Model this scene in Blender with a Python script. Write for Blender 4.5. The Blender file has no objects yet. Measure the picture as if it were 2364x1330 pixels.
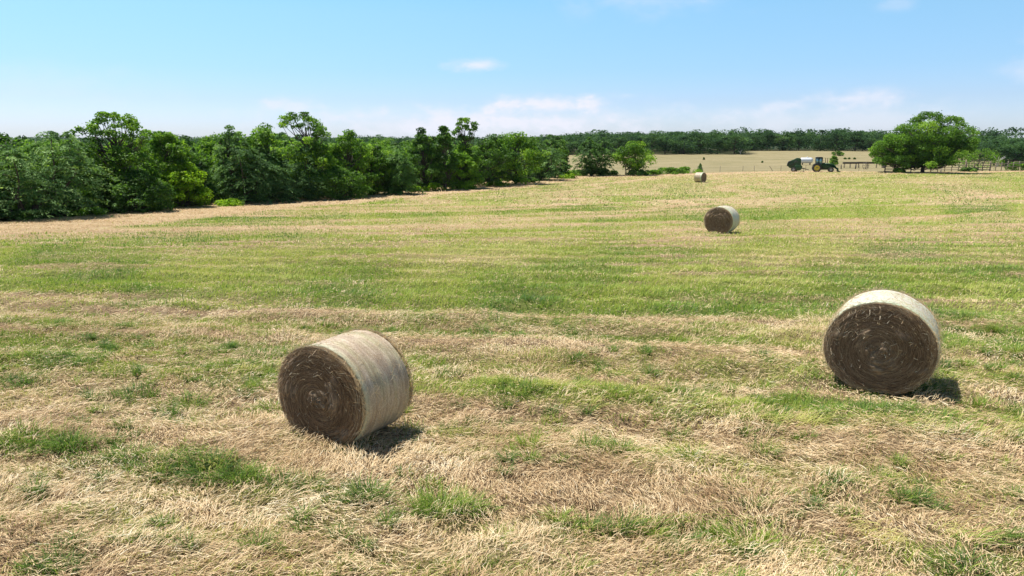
import bpy, math, random
import numpy as np
R = math.radians
SC = bpy.context.scene
COL = SC.collection
# ---------------------------------------------------------------- camera
cam = bpy.data.cameras.new('camera'); co = bpy.data.objects.new('camera', cam); COL.objects.link(co)
cam.sensor_width = 36; cam.lens = 24.37; cam.clip_end = 30000; cam.clip_start = .1
co.location = (0, 0, 3.64); co.rotation_euler = (R(90 - 11.83), 0, 0)
SC.camera = co
# ---------------------------------------------------------------- world, sun, exposure
SV = np.array([-.84, .54, 2.30]); SV = SV / np.linalg.norm(SV)
SUN_EL = math.asin(SV[2]); SUN_ROT = math.atan2(SV[0], SV[1])
W = bpy.data.worlds.new('World'); SC.world = W; W.use_nodes = True
nt = W.node_tree; N = nt.nodes; L = nt.links
for n in list(N): N.remove(n)
def math_node(op, a, b=None, c=None, clamp=False, tree=None):
    t = tree or nt
    m = t.nodes.new('ShaderNodeMath'); m.operation = op; m.use_clamp = clamp
    for i, v in enumerate((a, b, c)):
        if v is None: continue
        if isinstance(v, (int, float)): m.inputs[i].default_value = v
        else: t.links.new(v, m.inputs[i])
    return m.outputs[0]
out = N.new('ShaderNodeOutputWorld'); bg = N.new('ShaderNodeBackground'); bg.inputs[1].default_value = .0725
sky = N.new('ShaderNodeTexSky'); sky.sky_type = 'NISHITA'; sky.sun_disc = False
sky.sun_elevation = SUN_EL; sky.sun_rotation = SUN_ROT; sky.altitude = 200; sky.air_density = 1.0; sky.dust_density = .6; sky.ozone_density = 1.6
tc = N.new('ShaderNodeTexCoord'); sep = N.new('ShaderNodeSeparateXYZ'); L.new(tc.outputs['Generated'], sep.inputs[0])
az = math_node('MULTIPLY', math_node('ARCTAN2', sep.outputs[0], sep.outputs[1]), 180 / math.pi)
el = math_node('MULTIPLY', math_node('ARCSINE', sep.outputs[2]), 180 / math.pi)
tint = N.new('ShaderNodeMix'); tint.data_type = 'RGBA'; tint.blend_type = 'MULTIPLY'; tint.inputs[0].default_value = 1
tr = N.new('ShaderNodeValToRGB'); L.new(math_node('DIVIDE', el, 40.0, clamp=True), tr.inputs[0])
SKY_T = [(0.0, (1.19, 1.36, 1.92)), (.025, (1.16, 1.32, 1.87)), (.055, (1.11, 1.28, 1.78)), (.08, (1.06, 1.23, 1.67)), (.1375, (1.03, 1.31, 1.62)), (.24, (1.15, 1.52, 1.64)), (.29, (1.11, 1.60, 1.70)), (.48, (.75, 1.0, 1.1)), (1.0, (.48, .6, .7))]
cr = tr.color_ramp
while len(cr.elements) < len(SKY_T): cr.elements.new(.5)
for e, (p, c) in zip(cr.elements, SKY_T): e.position = p; e.color = (c[0] / 2, c[1] / 2, c[2] / 2, 1)
dbl = N.new('ShaderNodeVectorMath'); dbl.operation = 'SCALE'; dbl.inputs[3].default_value = 2; L.new(tr.outputs[0], dbl.inputs[0])
L.new(sky.outputs[0], tint.inputs[6]); L.new(dbl.outputs[0], tint.inputs[7])
# soft fair-weather clouds, each a patch of the sky dome given by azimuth, elevation, half width, half height (degrees), strength
CLOUDS = [(-3.2, 6.0, 2.3, .55, .95), (-17.2, 2.7, 2.6, .8, .6), (2.0, 3.0, 4.6, .9, .75), (6.8, 3.1, 2.4, .7, .7), (-5.5, 1.3, 13, 1.7, .85),
          (26.0, 3.1, 3.4, .75, .75), (21.0, 2.7, 2.2, .45, .4), (36.0, 6.8, 1.5, .7, .6), (35.8, 4.6, 2.2, .8, .5), (10.5, 10.8, 8, 1.6, .28),
          (1.0, 11.8, 2.4, .4, .5), (27.5, 9.3, 1.5, .6, .25), (3.0, 1.6, 12, 1.6, .8), (24, 1.6, 12, 1.5, .5), (-34, 3.5, 10, 2.0, .15)]
nz = N.new('ShaderNodeTexNoise'); nz.inputs['Scale'].default_value = 22; nz.inputs['Detail'].default_value = 6; nz.inputs['Roughness'].default_value = .6
mp = N.new('ShaderNodeMapping'); mp.inputs['Scale'].default_value = (1, 1, 2.0); L.new(tc.outputs['Generated'], mp.inputs[0]); L.new(mp.outputs[0], nz.inputs[0])
nf = math_node('MULTIPLY_ADD', nz.outputs[0], 2.6, -1.3)
acc = None
for (a, e, hw, hh, s) in CLOUDS:
    dx = math_node('DIVIDE', math_node('SUBTRACT', az, a), hw); dy = math_node('DIVIDE', math_node('SUBTRACT', el, e), hh)
    d2 = math_node('ADD', math_node('MULTIPLY', dx, dx), math_node('MULTIPLY', dy, dy))
    v = math_node('SUBTRACT', math_node('ADD', 1.05, math_node('MULTIPLY', nf, .75)), math_node('MULTIPLY', math_node('SQRT', d2), .78), clamp=True)
    v = math_node('MULTIPLY', v, v)
    v = math_node('MULTIPLY', math_node('SMOOTH_MIN', v, .9, .4), s, clamp=True)
    acc = v if acc is None else math_node('ADD', acc, v, clamp=True)
cm = N.new('ShaderNodeMix'); cm.data_type = 'RGBA'; L.new(math_node('MULTIPLY', acc, 1.0, clamp=True), cm.inputs[0])
L.new(tint.outputs[2], cm.inputs[6]); cm.inputs[7].default_value = (8.7, 8.9, 10.0, 1)
L.new(cm.outputs[2], bg.inputs[0]); L.new(bg.outputs[0], out.inputs[0])
ld = bpy.data.lights.new('sun', 'SUN'); ld.energy = 4.8; ld.angle = R(.53); ld.color = (1, .955, .88)
so = bpy.data.objects.new('sun', ld); COL.objects.link(so)
from mathutils import Vector
so.rotation_euler = Vector(SV).to_track_quat('Z', 'Y').to_euler(); so.location = (-40, 30, 90)
SC.view_settings.view_transform = 'Standard'; SC.view_settings.look = 'None'; SC.view_settings.exposure = .5; SC.view_settings.gamma = 1.0
# ---------------------------------------------------------------- numpy helpers
def smooth(a, b, x):
    t = np.clip((x - a) / (b - a), 0, 1); return t * t * (3 - 2 * t)
def _h(i, j, s):
    i = i.astype(np.int64); j = j.astype(np.int64)
    n = (i * 374761393 + j * 668265263 + s * 1442695041) & 0xffffffff
    n = ((n ^ (n >> 13)) * 1274126177) & 0xffffffff
    n = ((n ^ (n >> 16)) * 2246822519) & 0xffffffff
    return ((n ^ (n >> 15)) & 0xffffff) / float(0xffffff)
def vnoise(x, y, s=0):
    x = np.asarray(x, float); y = np.asarray(y, float)
    i = np.floor(x); j = np.floor(y); u = x - i; v = y - j
    u = u * u * u * (u * (u * 6 - 15) + 10); v = v * v * v * (v * (v * 6 - 15) + 10)
    a = _h(i, j, s); b = _h(i + 1, j, s); c = _h(i, j + 1, s); d = _h(i + 1, j + 1, s)
    return (a * (1 - u) + b * u) * (1 - v) + (c * (1 - u) + d * u) * v
def fbm(x, y, s=0, o=3):
    t = 0; amp = 1; tot = 0
    for k in range(o):
        t = t + amp * vnoise(x * 2 ** k + 17.3 * k, y * 2 ** k - 9.1 * k, s + k); tot += amp; amp *= .55
    return t / tot
YS = [-400, 12, 24, 38, 63, 84, 104, 131, 152, 175, 200, 240, 290, 330, 400, 520, 800, 1500, 3000, 4200, 9000]
ZS = [0, 0, -.55, -1.27, -1.75, -2.0, -2.1, -2.3, -2.44, -2.75, -2.6, -1.8, -.7, 0, .2, -1, -5, -9, 2, 14, 10]
EDGE = np.array([(-62, -60), (-47, 0), (-32.9, 44.4), (-26.8, 63), (-12.7, 84.4), (9.5, 130.8), (26, 134), (50, 150), (66, 156), (84, 147.5), (98, 151.5), (114, 157), (220, 172), (500, 190)], float)
def edge_side(x, y):
    """metres to the field's edge: positive inside the field, negative beyond it"""
    x = np.asarray(x, float); y = np.asarray(y, float)
    best = np.full(x.shape, 1e9); sgn = np.ones(x.shape)
    for k in range(len(EDGE) - 1):
        a = EDGE[k]; b = EDGE[k + 1]; d = b - a; l2 = (d * d).sum()
        t = np.clip(((x - a[0]) * d[0] + (y - a[1]) * d[1]) / l2, 0, 1)
        ex = x - a[0] - t * d[0]; ey = y - a[1] - t * d[1]; q = ex * ex + ey * ey
        c = d[0] * ey - d[1] * ex
        m = q < best; best = np.where(m, q, best); sgn = np.where(m, np.where(c > 0, -1, 1), sgn)
    return np.sqrt(best) * sgn
def smooth_interp(v):
    s = 0
    for k, w in ((-1, .25), (0, .5), (1, .25)): s = s + w * np.interp(v + k * np.clip(np.abs(v) * .05, .5, 60), YS, ZS)
    return s
def terrain(x, y):
    x = np.asarray(x, float); y = np.asarray(y, float)
    z = smooth_interp(y)
    far = smooth(1800, 3600, y) * 26 * (fbm(x / 900, y / 900, 91, 2) - .35)
    left = -2.2 * smooth(12, 60, np.interp(y, [0, 44, 85, 131, 240, 500], [-47, -33, -12.5, 9.5, 40, 60]) - x) * smooth(20, 60, y) * (1 - smooth(700, 1500, y))
    return z + far + left
def relief(x, y):
    f = 1 - smooth(24, 70, y)
    r = y + .2 * x
    w = np.sin(r * 2 * np.pi / 2.3 + .8 * fbm(x / 6, y / 6, 5, 2)) * .05
    return f * (w + (fbm(x / .9, y / .7, 7, 3) - .5) * .20 + (fbm(x / .28, y / .24, 9, 2) - .5) * .08)
def ground_z(x, y): return terrain(x, y) + relief(x, y) * (np.abs(x) < 60)
GT_R = [3, 5.4, 5.85, 6.05, 6.4, 6.55, 6.75, 7.4, 7.8, 8.4, 8.8, 9.2, 9.45, 9.75, 10.2, 10.5, 10.8, 11.1, 11.6, 12.1, 12.45, 12.8, 14, 16, 18, 24, 28, 31, 36, 40, 44, 50, 56, 60, 66, 74, 84, 100, 120, 150]
GT_V = [.26, .25, .24, .46, .54, .38, .24, .28, .38, .40, .26, .15, .24, .56, .60, .26, .20, .54, .68, .60, .40, .68, .71, .68, .76, .74, .65, .56, .36, .47, .57, .67, .56, .46, .62, .55, .57, .47, .30, .16]
def row_coord(x, y):
    s = np.interp(y, [4, 10, 16, 24, 38, 55, 90, 150], [.2, .17, .06, 0, -.10, -.22, -.45, -.55])
    return y + s * x
def greenness(x, y):
    """0 = dry straw, 1 = fresh regrowth"""
    x = np.asarray(x, float); y = np.asarray(y, float)
    r = row_coord(x, y) + (fbm(x / 22, y / 12, 21, 2) - .5) * np.interp(y, [5, 12, 40, 100], [.3, .6, 3.0, 10])
    g = np.interp(r, GT_R, GT_V)
    sc = np.interp(y, [5, 14, 40, 120], [1, 1.4, 3.2, 7])
    band = vnoise(r / (.55 * sc), x / (20 * sc), 33); fine = vnoise(r / (.20 * sc), x / (16 * sc), 35)
    g = g + (band - .5) * .42 + (fine - .5) * np.interp(y, [8, 14], [.25, .48])
    ph = (r / (2.3 * np.where(y > 34, 2, 1)) + .25 * (vnoise(r / 4.6, x / 40, 37) - .5)) % 1.0
    on = smooth(.25, .6, vnoise(x / 7.0, np.floor(r / 2.3) * 7.7, 39)) * smooth(9.5, 12.5, y) * (1 - smooth(60, 90, y))
    g = g + on * (-.52 * np.exp(-((ph - .45) / .10) ** 2) + .36 * np.exp(-((ph - .66) / .12) ** 2))
    g = g + (vnoise(np.floor(r / 2.3 + .05) * 3.1, x / 60, 43) - .5) * .30 * smooth(10, 14, y) * (1 - smooth(50, 80, y))
    g = g + (fbm(x / (3.6 * sc), r / (.7 * sc), 41, 3) - .5) * .40
    g = g + (fbm(x / .55, y / .40, 47, 2) - .5) * .38 * (1 - smooth(16, 40, y))
    g = g + .01 * smooth(5, 40, x) * smooth(14, 40, y)
    e = edge_side(x, y)
    g = g * (1 - .92 * (1 - smooth(8.0, 10.8, e + np.clip(y - 100, 0, 30) * .1 + (fbm(x / 9, y / 9, 51, 2) - .5) * 3)))
    return np.clip(g, 0, 1)
def make_mesh(name, verts, quads, mat=None, parent=None, attrs=(), smoothf=False, tris=None):
    """link one mesh object from arrays of corners and faces; attrs: (name, 'POINT' or 'FACE', values)"""
    verts = np.asarray(verts, np.float32).reshape(-1, 3)
    me = bpy.data.meshes.new(name); me.vertices.add(len(verts)); me.vertices.foreach_set('co', verts.ravel())
    fs = [np.asarray(q, np.int32) for q in (quads, tris) if q is not None and len(q)]
    cnt = np.concatenate([np.full(len(f), f.shape[1], np.int32) for f in fs]); idx = np.concatenate([f.ravel() for f in fs])
    me.loops.add(len(idx)); me.loops.foreach_set('vertex_index', idx)
    me.polygons.add(len(cnt)); me.polygons.foreach_set('loop_start', np.concatenate([[0], np.cumsum(cnt)[:-1]]).astype(np.int32))
    me.polygons.foreach_set('loop_total', cnt)
    if smoothf: me.polygons.foreach_set('use_smooth', np.ones(len(cnt), bool))
    me.update(calc_edges=True)
    for an, dom, val in attrs:
        a = me.attributes.new(an, 'FLOAT', dom); a.data.foreach_set('value', np.asarray(val, np.float32))
    if mat: me.materials.append(mat)
    o = bpy.data.objects.new(name, me); COL.objects.link(o)
    if parent: o.parent = parent
    return o
def tag(o, label=None, cat=None, group=None, kind=None):
    if label: o['label'] = label
    if cat: o['category'] = cat
    if group: o['group'] = group
    if kind: o['kind'] = kind
    return o
def thing(name, label, cat, loc=(0, 0, 0), rz=0, group=None):
    o = bpy.data.objects.new(name, None); COL.objects.link(o); o.location = loc; o.rotation_euler = (0, 0, rz); o.empty_display_size = .3
    return tag(o, label, cat, group)
def dup(root, loc, rz, scale, label, group):
    r = root.copy(); COL.objects.link(r); r.location = loc; r.rotation_euler = (0, 0, rz); r.scale = scale
    r['label'] = label; r['group'] = group
    for ch in list(root.children):
        c = ch.copy(); COL.objects.link(c); c.parent = r
        for g in list(ch.children):
            d = g.copy(); COL.objects.link(d); d.parent = c
    return r
class MB:
    """collects boxes, tubes, lathes and prisms of one part"""
    def __init__(s): s.v = []; s.f3 = []; s.f4 = []; s.n = 0
    def add(s, v, f4=(), f3=()):
        v = np.asarray(v, float).reshape(-1, 3); s.v.append(v)
        for f in f4: s.f4.append([i + s.n for i in f])
        for f in f3: s.f3.append([i + s.n for i in f])
        s.n += len(v); return s
    def box(s, c, d, rot=None):
        x, y, z = np.array(d) / 2
        v = np.array([(a * x, b * y, e * z) for e in (-1, 1) for a, b in ((-1, -1), (1, -1), (1, 1), (-1, 1))])
        if rot is not None: v = v @ np.asarray(rot).T
        return s.add(v + np.array(c), [(3, 2, 1, 0), (4, 5, 6, 7), (0, 1, 5, 4), (1, 2, 6, 5), (2, 3, 7, 6), (3, 0, 4, 7)])
    def tube(s, pts, rad, seg=8, caps=True):
        pts = np.asarray(pts, float); n = len(pts); rad = np.broadcast_to(np.asarray(rad, float), (n,))
        T = np.gradient(pts, axis=0); T /= np.linalg.norm(T, axis=1, keepdims=True) + 1e-9
        ref = np.array([0, 0, 1.]) if abs(T[0, 2]) < .9 else np.array([1., 0, 0])
        vs = []
        for k in range(n):
            a = np.cross(T[k], ref); a /= np.linalg.norm(a) + 1e-9; b = np.cross(T[k], a); ref = np.cross(a, T[k])
            th = np.arange(seg) * 2 * np.pi / seg
            vs.append(pts[k] + rad[k] * (np.outer(np.cos(th), a) + np.outer(np.sin(th), b)))
        f = [(k * seg + i, k * seg + (i + 1) % seg, (k + 1) * seg + (i + 1) % seg, (k + 1) * seg + i) for k in range(n - 1) for i in range(seg)]
        v = np.concatenate(vs); t = []
        if caps:
            v = np.concatenate([v, pts[:1], pts[-1:]]); m = n * seg
            t = [(m, (i + 1) % seg, i) for i in range(seg)] + [(m + 1, (n - 1) * seg + i, (n - 1) * seg + (i + 1) % seg) for i in range(seg)]
        return s.add(v, f, t)
    def lathe_y(s, prof, c=(0, 0, 0), seg=32, sq=(1, 1)):
        """turn a profile of (radius, y) about the Y axis"""
        th = np.arange(seg) * 2 * np.pi / seg; n = len(prof)
        v = np.concatenate([np.stack([r * np.cos(th) * sq[0], np.full(seg, y), r * np.sin(th) * sq[1]], 1) for r, y in prof]) + np.array(c)
        return s.add(v, [(k * seg + i, (k + 1) * seg + i, (k + 1) * seg + (i + 1) % seg, k * seg + (i + 1) % seg) for k in range(n - 1) for i in range(seg)])
    def prism(s, poly, y0, y1):
        """an (x, z) outline given a thickness along y"""
        p = np.asarray(poly, float); n = len(p); c = p.mean(0)
        v = [(a, y0, b) for a, b in p] + [(a, y1, b) for a, b in p] + [(c[0], y0, c[1]), (c[0], y1, c[1])]
        return s.add(v, [(i, (i + 1) % n, n + (i + 1) % n, n + i) for i in range(n)], [(2 * n, (i + 1) % n, i) for i in range(n)] + [(2 * n + 1, n + i, n + (i + 1) % n) for i in range(n)])
    def build(s, name, mat, parent=None, smoothf=False, bevel=0):
        o = make_mesh(name, np.concatenate(s.v), np.array(s.f4).reshape(-1, 4), mat, parent, tris=np.array(s.f3).reshape(-1, 3), smoothf=smoothf)
        if bevel:
            m = o.modifiers.new('bevel', 'BEVEL'); m.width = bevel; m.segments = 2; m.limit_method = 'ANGLE'
        return o
# ---------------------------------------------------------------- materials
def new_mat(name):
    m = bpy.data.materials.new(name); m.use_nodes = True; t = m.node_tree
    return m, t, t.nodes['Principled BSDF'], t.nodes['Material Output']
def ramp(t, fac, stops):
    r = t.nodes.new('ShaderNodeValToRGB'); e = r.color_ramp.elements
    while len(e) < len(stops): e.new(.5)
    for k, (p, c) in zip(e, stops): k.position = p; k.color = (*c, 1)
    if fac is not None: t.links.new(fac, r.inputs[0])
    return r.outputs[0]
def noise(t, scale, detail=4, rough=.55, vec=None, dist=0):
    n = t.nodes.new('ShaderNodeTexNoise'); n.inputs['Scale'].default_value = scale; n.inputs['Detail'].default_value = detail
    n.inputs['Roughness'].default_value = rough; n.inputs['Distortion'].default_value = dist
    if vec is not None: t.links.new(vec, n.inputs[0])
    return n.outputs[0]
def obj_co(t, scale=(1, 1, 1), rot=(0, 0, 0)):
    c = t.nodes.new('ShaderNodeTexCoord'); m = t.nodes.new('ShaderNodeMapping'); m.inputs['Scale'].default_value = scale; m.inputs['Rotation'].default_value = rot
    t.links.new(c.outputs['Object'], m.inputs[0]); return m.outputs[0]
def attr(t, name):
    a = t.nodes.new('ShaderNodeAttribute'); a.attribute_name = name; return a.outputs['Fac']
def mix(t, fac, a, b, blend='MIX'):
    m = t.nodes.new('ShaderNodeMix'); m.data_type = 'RGBA'; m.blend_type = blend
    for s, v in ((0, fac), (6, a), (7, b)):
        if isinstance(v, (int, float)): m.inputs[s].default_value = v
        elif isinstance(v, tuple): m.inputs[s].default_value = (*v, 1)
        else: t.links.new(v, m.inputs[s])
    return m.outputs[2]
def bump(t, p, h, strength, dist):
    b = t.nodes.new('ShaderNodeBump'); b.inputs['Strength'].default_value = strength; b.inputs['Distance'].default_value = dist
    t.links.new(h, b.inputs['Height']); t.links.new(b.outputs[0], p.inputs['Normal'])
def plain(name, c, rough=.6, metal=0., var=.25, scale=3., c2=None):
    m, t, p, o = new_mat(name)
    n = noise(t, scale, 5, .6, obj_co(t))
    d = c2 or tuple(x * (1 - var) for x in c)
    t.links.new(ramp(t, n, [(.35, d), (.65, c)]), p.inputs['Base Color']); p.inputs['Roughness'].default_value = rough; p.inputs['Metallic'].default_value = metal
    return m
def foliage(name, stops, trans=.3, rough=.55, spec=.35, rnd=.12):
    m, t, p, o = new_mat(name)
    oi = t.nodes.new('ShaderNodeObjectInfo')
    f = math_node('ADD', attr(t, 'tint'), math_node('MULTIPLY', math_node('SUBTRACT', oi.outputs['Random'], .5, tree=t), rnd * 2, tree=t), tree=t)
    c = ramp(t, f, stops)
    t.links.new(c, p.inputs['Base Color']); p.inputs['Roughness'].default_value = rough; p.inputs['Specular IOR Level'].default_value = spec
    tl = t.nodes.new('ShaderNodeBsdfTranslucent'); t.links.new(mix(t, 1.0, c, (1.75, 1.8, .8), 'MULTIPLY'), tl.inputs[0])
    ms = t.nodes.new('ShaderNodeMixShader'); ms.inputs[0].default_value = trans
    t.links.new(p.outputs[0], ms.inputs[1]); t.links.new(tl.outputs[0], ms.inputs[2]); t.links.new(ms.outputs[0], o.inputs[0])
    return m
M_oak = foliage('oak_leaf', [(0, (.045, .10, .014)), (.45, (.105, .22, .028)), (1, (.29, .44, .055))], trans=.42, spec=.2)
M_cedar = foliage('cedar_leaf', [(0, (.042, .10, .03)), (.5, (.14, .26, .08)), (1, (.32, .46, .17))], trans=.3, rough=.7, spec=.15)
M_lime = foliage('bright_leaf', [(0, (.10, .19, .012)), (.5, (.21, .36, .02)), (1, (.33, .48, .035))], trans=.42, spec=.2)
M_far = foliage('far_leaf', [(0, (.018, .046, .022)), (.5, (.046, .105, .04)), (1, (.105, .19, .06))], trans=.3, spec=.12, rough=.7)
M_bark = plain('bark', (.11, .085, .065), .9, 0, .5, 6)
M_pale_bark = plain('dead_wood', (.62, .58, .52), .8, 0, .25, 5)
def grass_mat(name, stops, trans):
    m, t, p, o = new_mat(name)
    c = ramp(t, attr(t, 'tint'), stops)
    t.links.new(c, p.inputs['Base Color']); p.inputs['Roughness'].default_value = .55; p.inputs['Specular IOR Level'].default_value = .3
    tl = t.nodes.new('ShaderNodeBsdfTranslucent'); t.links.new(c, tl.inputs[0])
    ms = t.nodes.new('ShaderNodeMixShader'); ms.inputs[0].default_value = trans
    t.links.new(p.outputs[0], ms.inputs[1]); t.links.new(tl.outputs[0], ms.inputs[2]); t.links.new(ms.outputs[0], o.inputs[0])
    return m
M_grass = grass_mat('grass_blade', [(0, (.10, .19, .05)), (.25, (.20, .33, .04)), (.5, (.37, .47, .065)), (.75, (.55, .57, .13)), (1, (.70, .64, .27))], .35)
M_straw = grass_mat('straw_strand', [(0, (.25, .14, .06)), (.25, (.53, .355, .18)), (.55, (.75, .57, .33)), (.85, (.88, .70, .43)), (1, (.92, .82, .60))], .2)
# ground: straw, regrowth, pasture and wood floor, chosen by the mesh's own measured fields
def ground_mat():
    m, t, p, o = new_mat('field_ground')
    v = obj_co(t)
    n1 = noise(t, 9, 6, .65, v); n2 = noise(t, 1.1, 5, .6, obj_co(t, (.5, 1.6, 1))); n3 = noise(t, .25, 4, .6, obj_co(t, (.35, 1.4, 1)))
    n4 = noise(t, 34, 3, .6, obj_co(t, (1, .5, 1)))
    straw = ramp(t, math_node('ADD', math_node('MULTIPLY', n1, .55, tree=t), math_node('MULTIPLY', n2, .45, tree=t), tree=t), [(.3, (.32, .215, .115)), (.5, (.58, .43, .25)), (.68, (.72, .565, .35))])
    grn = ramp(t, math_node('ADD', math_node('MULTIPLY', n1, .5, tree=t), math_node('MULTIPLY', n3, .5, tree=t), tree=t), [(.32, (.14, .175, .03)), (.5, (.28, .325, .06)), (.68, (.44, .43, .13))])
    g = math_node('ADD', attr(t, 'green'), math_node('MULTIPLY', math_node('SUBTRACT', math_node('ADD', math_node('MULTIPLY', n2, .6, tree=t), math_node('MULTIPLY', n1, .6, tree=t), tree=t), .6, tree=t), 1.3, tree=t), tree=t)
    mr = t.nodes.new('ShaderNodeMapRange'); mr.interpolation_type = 'SMOOTHSTEP'; mr.inputs[1].default_value = .12; mr.inputs[2].default_value = .82; t.links.new(g, mr.inputs[0])
    c = mix(t, mr.outputs[0], straw, grn)
    # soil and thatch colour, darkened further to paint shade into gaps between blades
    thatch_shade = mix(t, mr.outputs[0], (.15, .10, .06), (.10, .125, .035))
    c = mix(t, math_node('MULTIPLY', attr(t, 'litter_shade'), .75, tree=t), c, thatch_shade)
    past = ramp(t, math_node('ADD', math_node('MULTIPLY', n3, .6, tree=t), math_node('MULTIPLY', n2, .4, tree=t), tree=t), [(.32, (.17, .165, .065)), (.48, (.275, .235, .125)), (.66, (.38, .31, .18))])
    c = mix(t, attr(t, 'pasture'), c, past)
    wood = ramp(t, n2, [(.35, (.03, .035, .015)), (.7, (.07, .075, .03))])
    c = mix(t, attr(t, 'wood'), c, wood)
    t.links.new(c, p.inputs['Base Color']); p.inputs['Roughness'].default_value = .95; p.inputs['Specular IOR Level'].default_value = .1
    bump(t, p, math_node('ADD', n1, n4, tree=t), .8, .08)
    return m
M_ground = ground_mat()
# ---------------------------------------------------------------- ground sheet
def axis(stops):
    a = []
    for (u, v, s) in stops: a += list(np.arange(u, v, s))
    return np.array(a + [stops[-1][1]], float)
gx = axis([(-9000, -1200, 650), (-1200, -300, 60), (-300, -60, 8), (-60, -16, 1.0), (-16, 16, .16), (16, 60, 1.0), (60, 300, 6), (300, 1200, 60), (1200, 9000, 650)])
gy = axis([(-600, -20, 60), (-20, 3, 2.3), (3, 17, .16), (17, 40, .4), (40, 170, 1.6), (170, 420, 6), (420, 1200, 40), (1200, 9000, 260)])
X, Y = np.meshgrid(gx, gy); nx = len(gx); ny = len(gy)
xf = X.ravel(); yf = Y.ravel(); zf = ground_z(xf, yf)
ii = np.arange((ny - 1) * nx).reshape(ny - 1, nx)[:, :-1].ravel()
gq = np.stack([ii, ii + 1, ii + 1 + nx, ii + nx], 1)
eg = edge_side(xf, yf)
g_at = greenness(xf, yf)
xl = np.interp(yf, [0, 131, 132, 240, 300], [-47, 9.5, 9.5, 22, 30])
pasture = smooth(.5, -1.5, eg) * (1 - smooth(4, 0, xf - xl)) * (1 - smooth(420, 460, yf)) if False else np.clip(1 - smooth(-1.5, .5, eg), 0, 1)
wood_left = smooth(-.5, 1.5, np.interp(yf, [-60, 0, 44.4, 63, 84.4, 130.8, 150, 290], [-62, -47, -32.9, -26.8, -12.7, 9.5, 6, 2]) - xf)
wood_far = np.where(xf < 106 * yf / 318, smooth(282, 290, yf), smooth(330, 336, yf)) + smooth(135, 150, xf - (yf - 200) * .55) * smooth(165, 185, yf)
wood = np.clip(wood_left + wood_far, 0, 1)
go = make_mesh('field', np.stack([xf, yf, zf], 1), gq, M_ground, attrs=[('green', 'POINT', g_at), ('pasture', 'POINT', pasture), ('wood', 'POINT', wood), ('litter_shade', 'POINT', (1 - .75 * smooth(14, 50, yf)) * smooth(0, 3.5, .76 * yf + 6.5 - np.abs(xf)) * smooth(2.6, 3.4, yf))], smoothf=True)
go['kind'] = 'structure'
# ---------------------------------------------------------------- grass and straw
def ribbons(P, ang, elev, length, width, bend, segs, roll, rng, curl=0.):
    """flat tapering blades: start points, heading, pitch, length, width, droop towards the tip"""
    n = len(P); ts = np.linspace(0, 1, segs + 1); V = []
    for t in ts:
        a = ang + curl * t
        pit = elev - bend * t
        V.append((a, pit))
    pos = P.copy(); ring = []
    for k, t in enumerate(ts):
        a, pit = V[k]
        side = np.stack([-np.sin(a) * np.cos(roll), np.cos(a) * np.cos(roll), np.sin(roll)], 1)
        w = width * (1 - .85 * t ** 1.5) * .5
        ring.append(pos - side * w[:, None]); ring.append(pos + side * w[:, None])
        if k < segs:
            st = (length / segs)[:, None] * np.stack([np.cos(a) * np.cos(pit), np.sin(a) * np.cos(pit), np.sin(pit)], 1)
            pos = pos + st
    v = np.stack(ring, 1)
    b = np.arange(n)[:, None] * (2 * (segs + 1))
    q = np.concatenate([b + np.array([2 * k, 2 * k + 1, 2 * k + 3, 2 * k + 2]) for k in range(segs)], 1).reshape(-1, 4)
    return v.reshape(-1, 3), q
BALES = [(-2.118, 8.39, -.53, .703, .652, .93), (5.724, 10.342, -.543, .758, .702, 1.12), (11.684, 38.57, -.59, .804, .764, 1.30), (27.956, 104.1, .82, .80, .767, 1.26)]
def off_bales(x, y):
    k = np.ones(len(x), bool)
    for bx, by, yaw, rx, rz, ln in BALES:
        s = (x - bx) * math.cos(yaw) + (y - by) * math.sin(yaw); a = (x - bx) * math.sin(yaw) - (y - by) * math.cos(yaw)
        k &= ~((np.abs(s) < rx * .62) & (np.abs(a) < ln / 2 - .03))
    return k
def scatter(rng, y0, y1, dens, slack=6.5):
    """points spread evenly over the field between two distances"""
    wmax = .78 * y1 + slack; n = int(dens * 2 * wmax * (y1 - y0))
    x = rng.uniform(-wmax, wmax, n); y = rng.uniform(y0, y1, n)
    k = rng.random(n) < smooth(0, 3.5, .76 * y + slack - np.abs(x)); x = x[k]; y = y[k]
    k = (edge_side(x, y) > .15) & off_bales(x, y); return x[k], y[k]
rng = np.random.default_rng(5)
SV_, SQ_, ST_ = [], [], []; GV_, GQ_, GT_ = [], [], []
def put(store, v, q, tint, segs):
    Vs, Qs, Ts = store; off = sum(len(a) for a in Vs); Vs.append(v); Qs.append(q + off); Ts.append(np.repeat(tint, segs))
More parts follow.
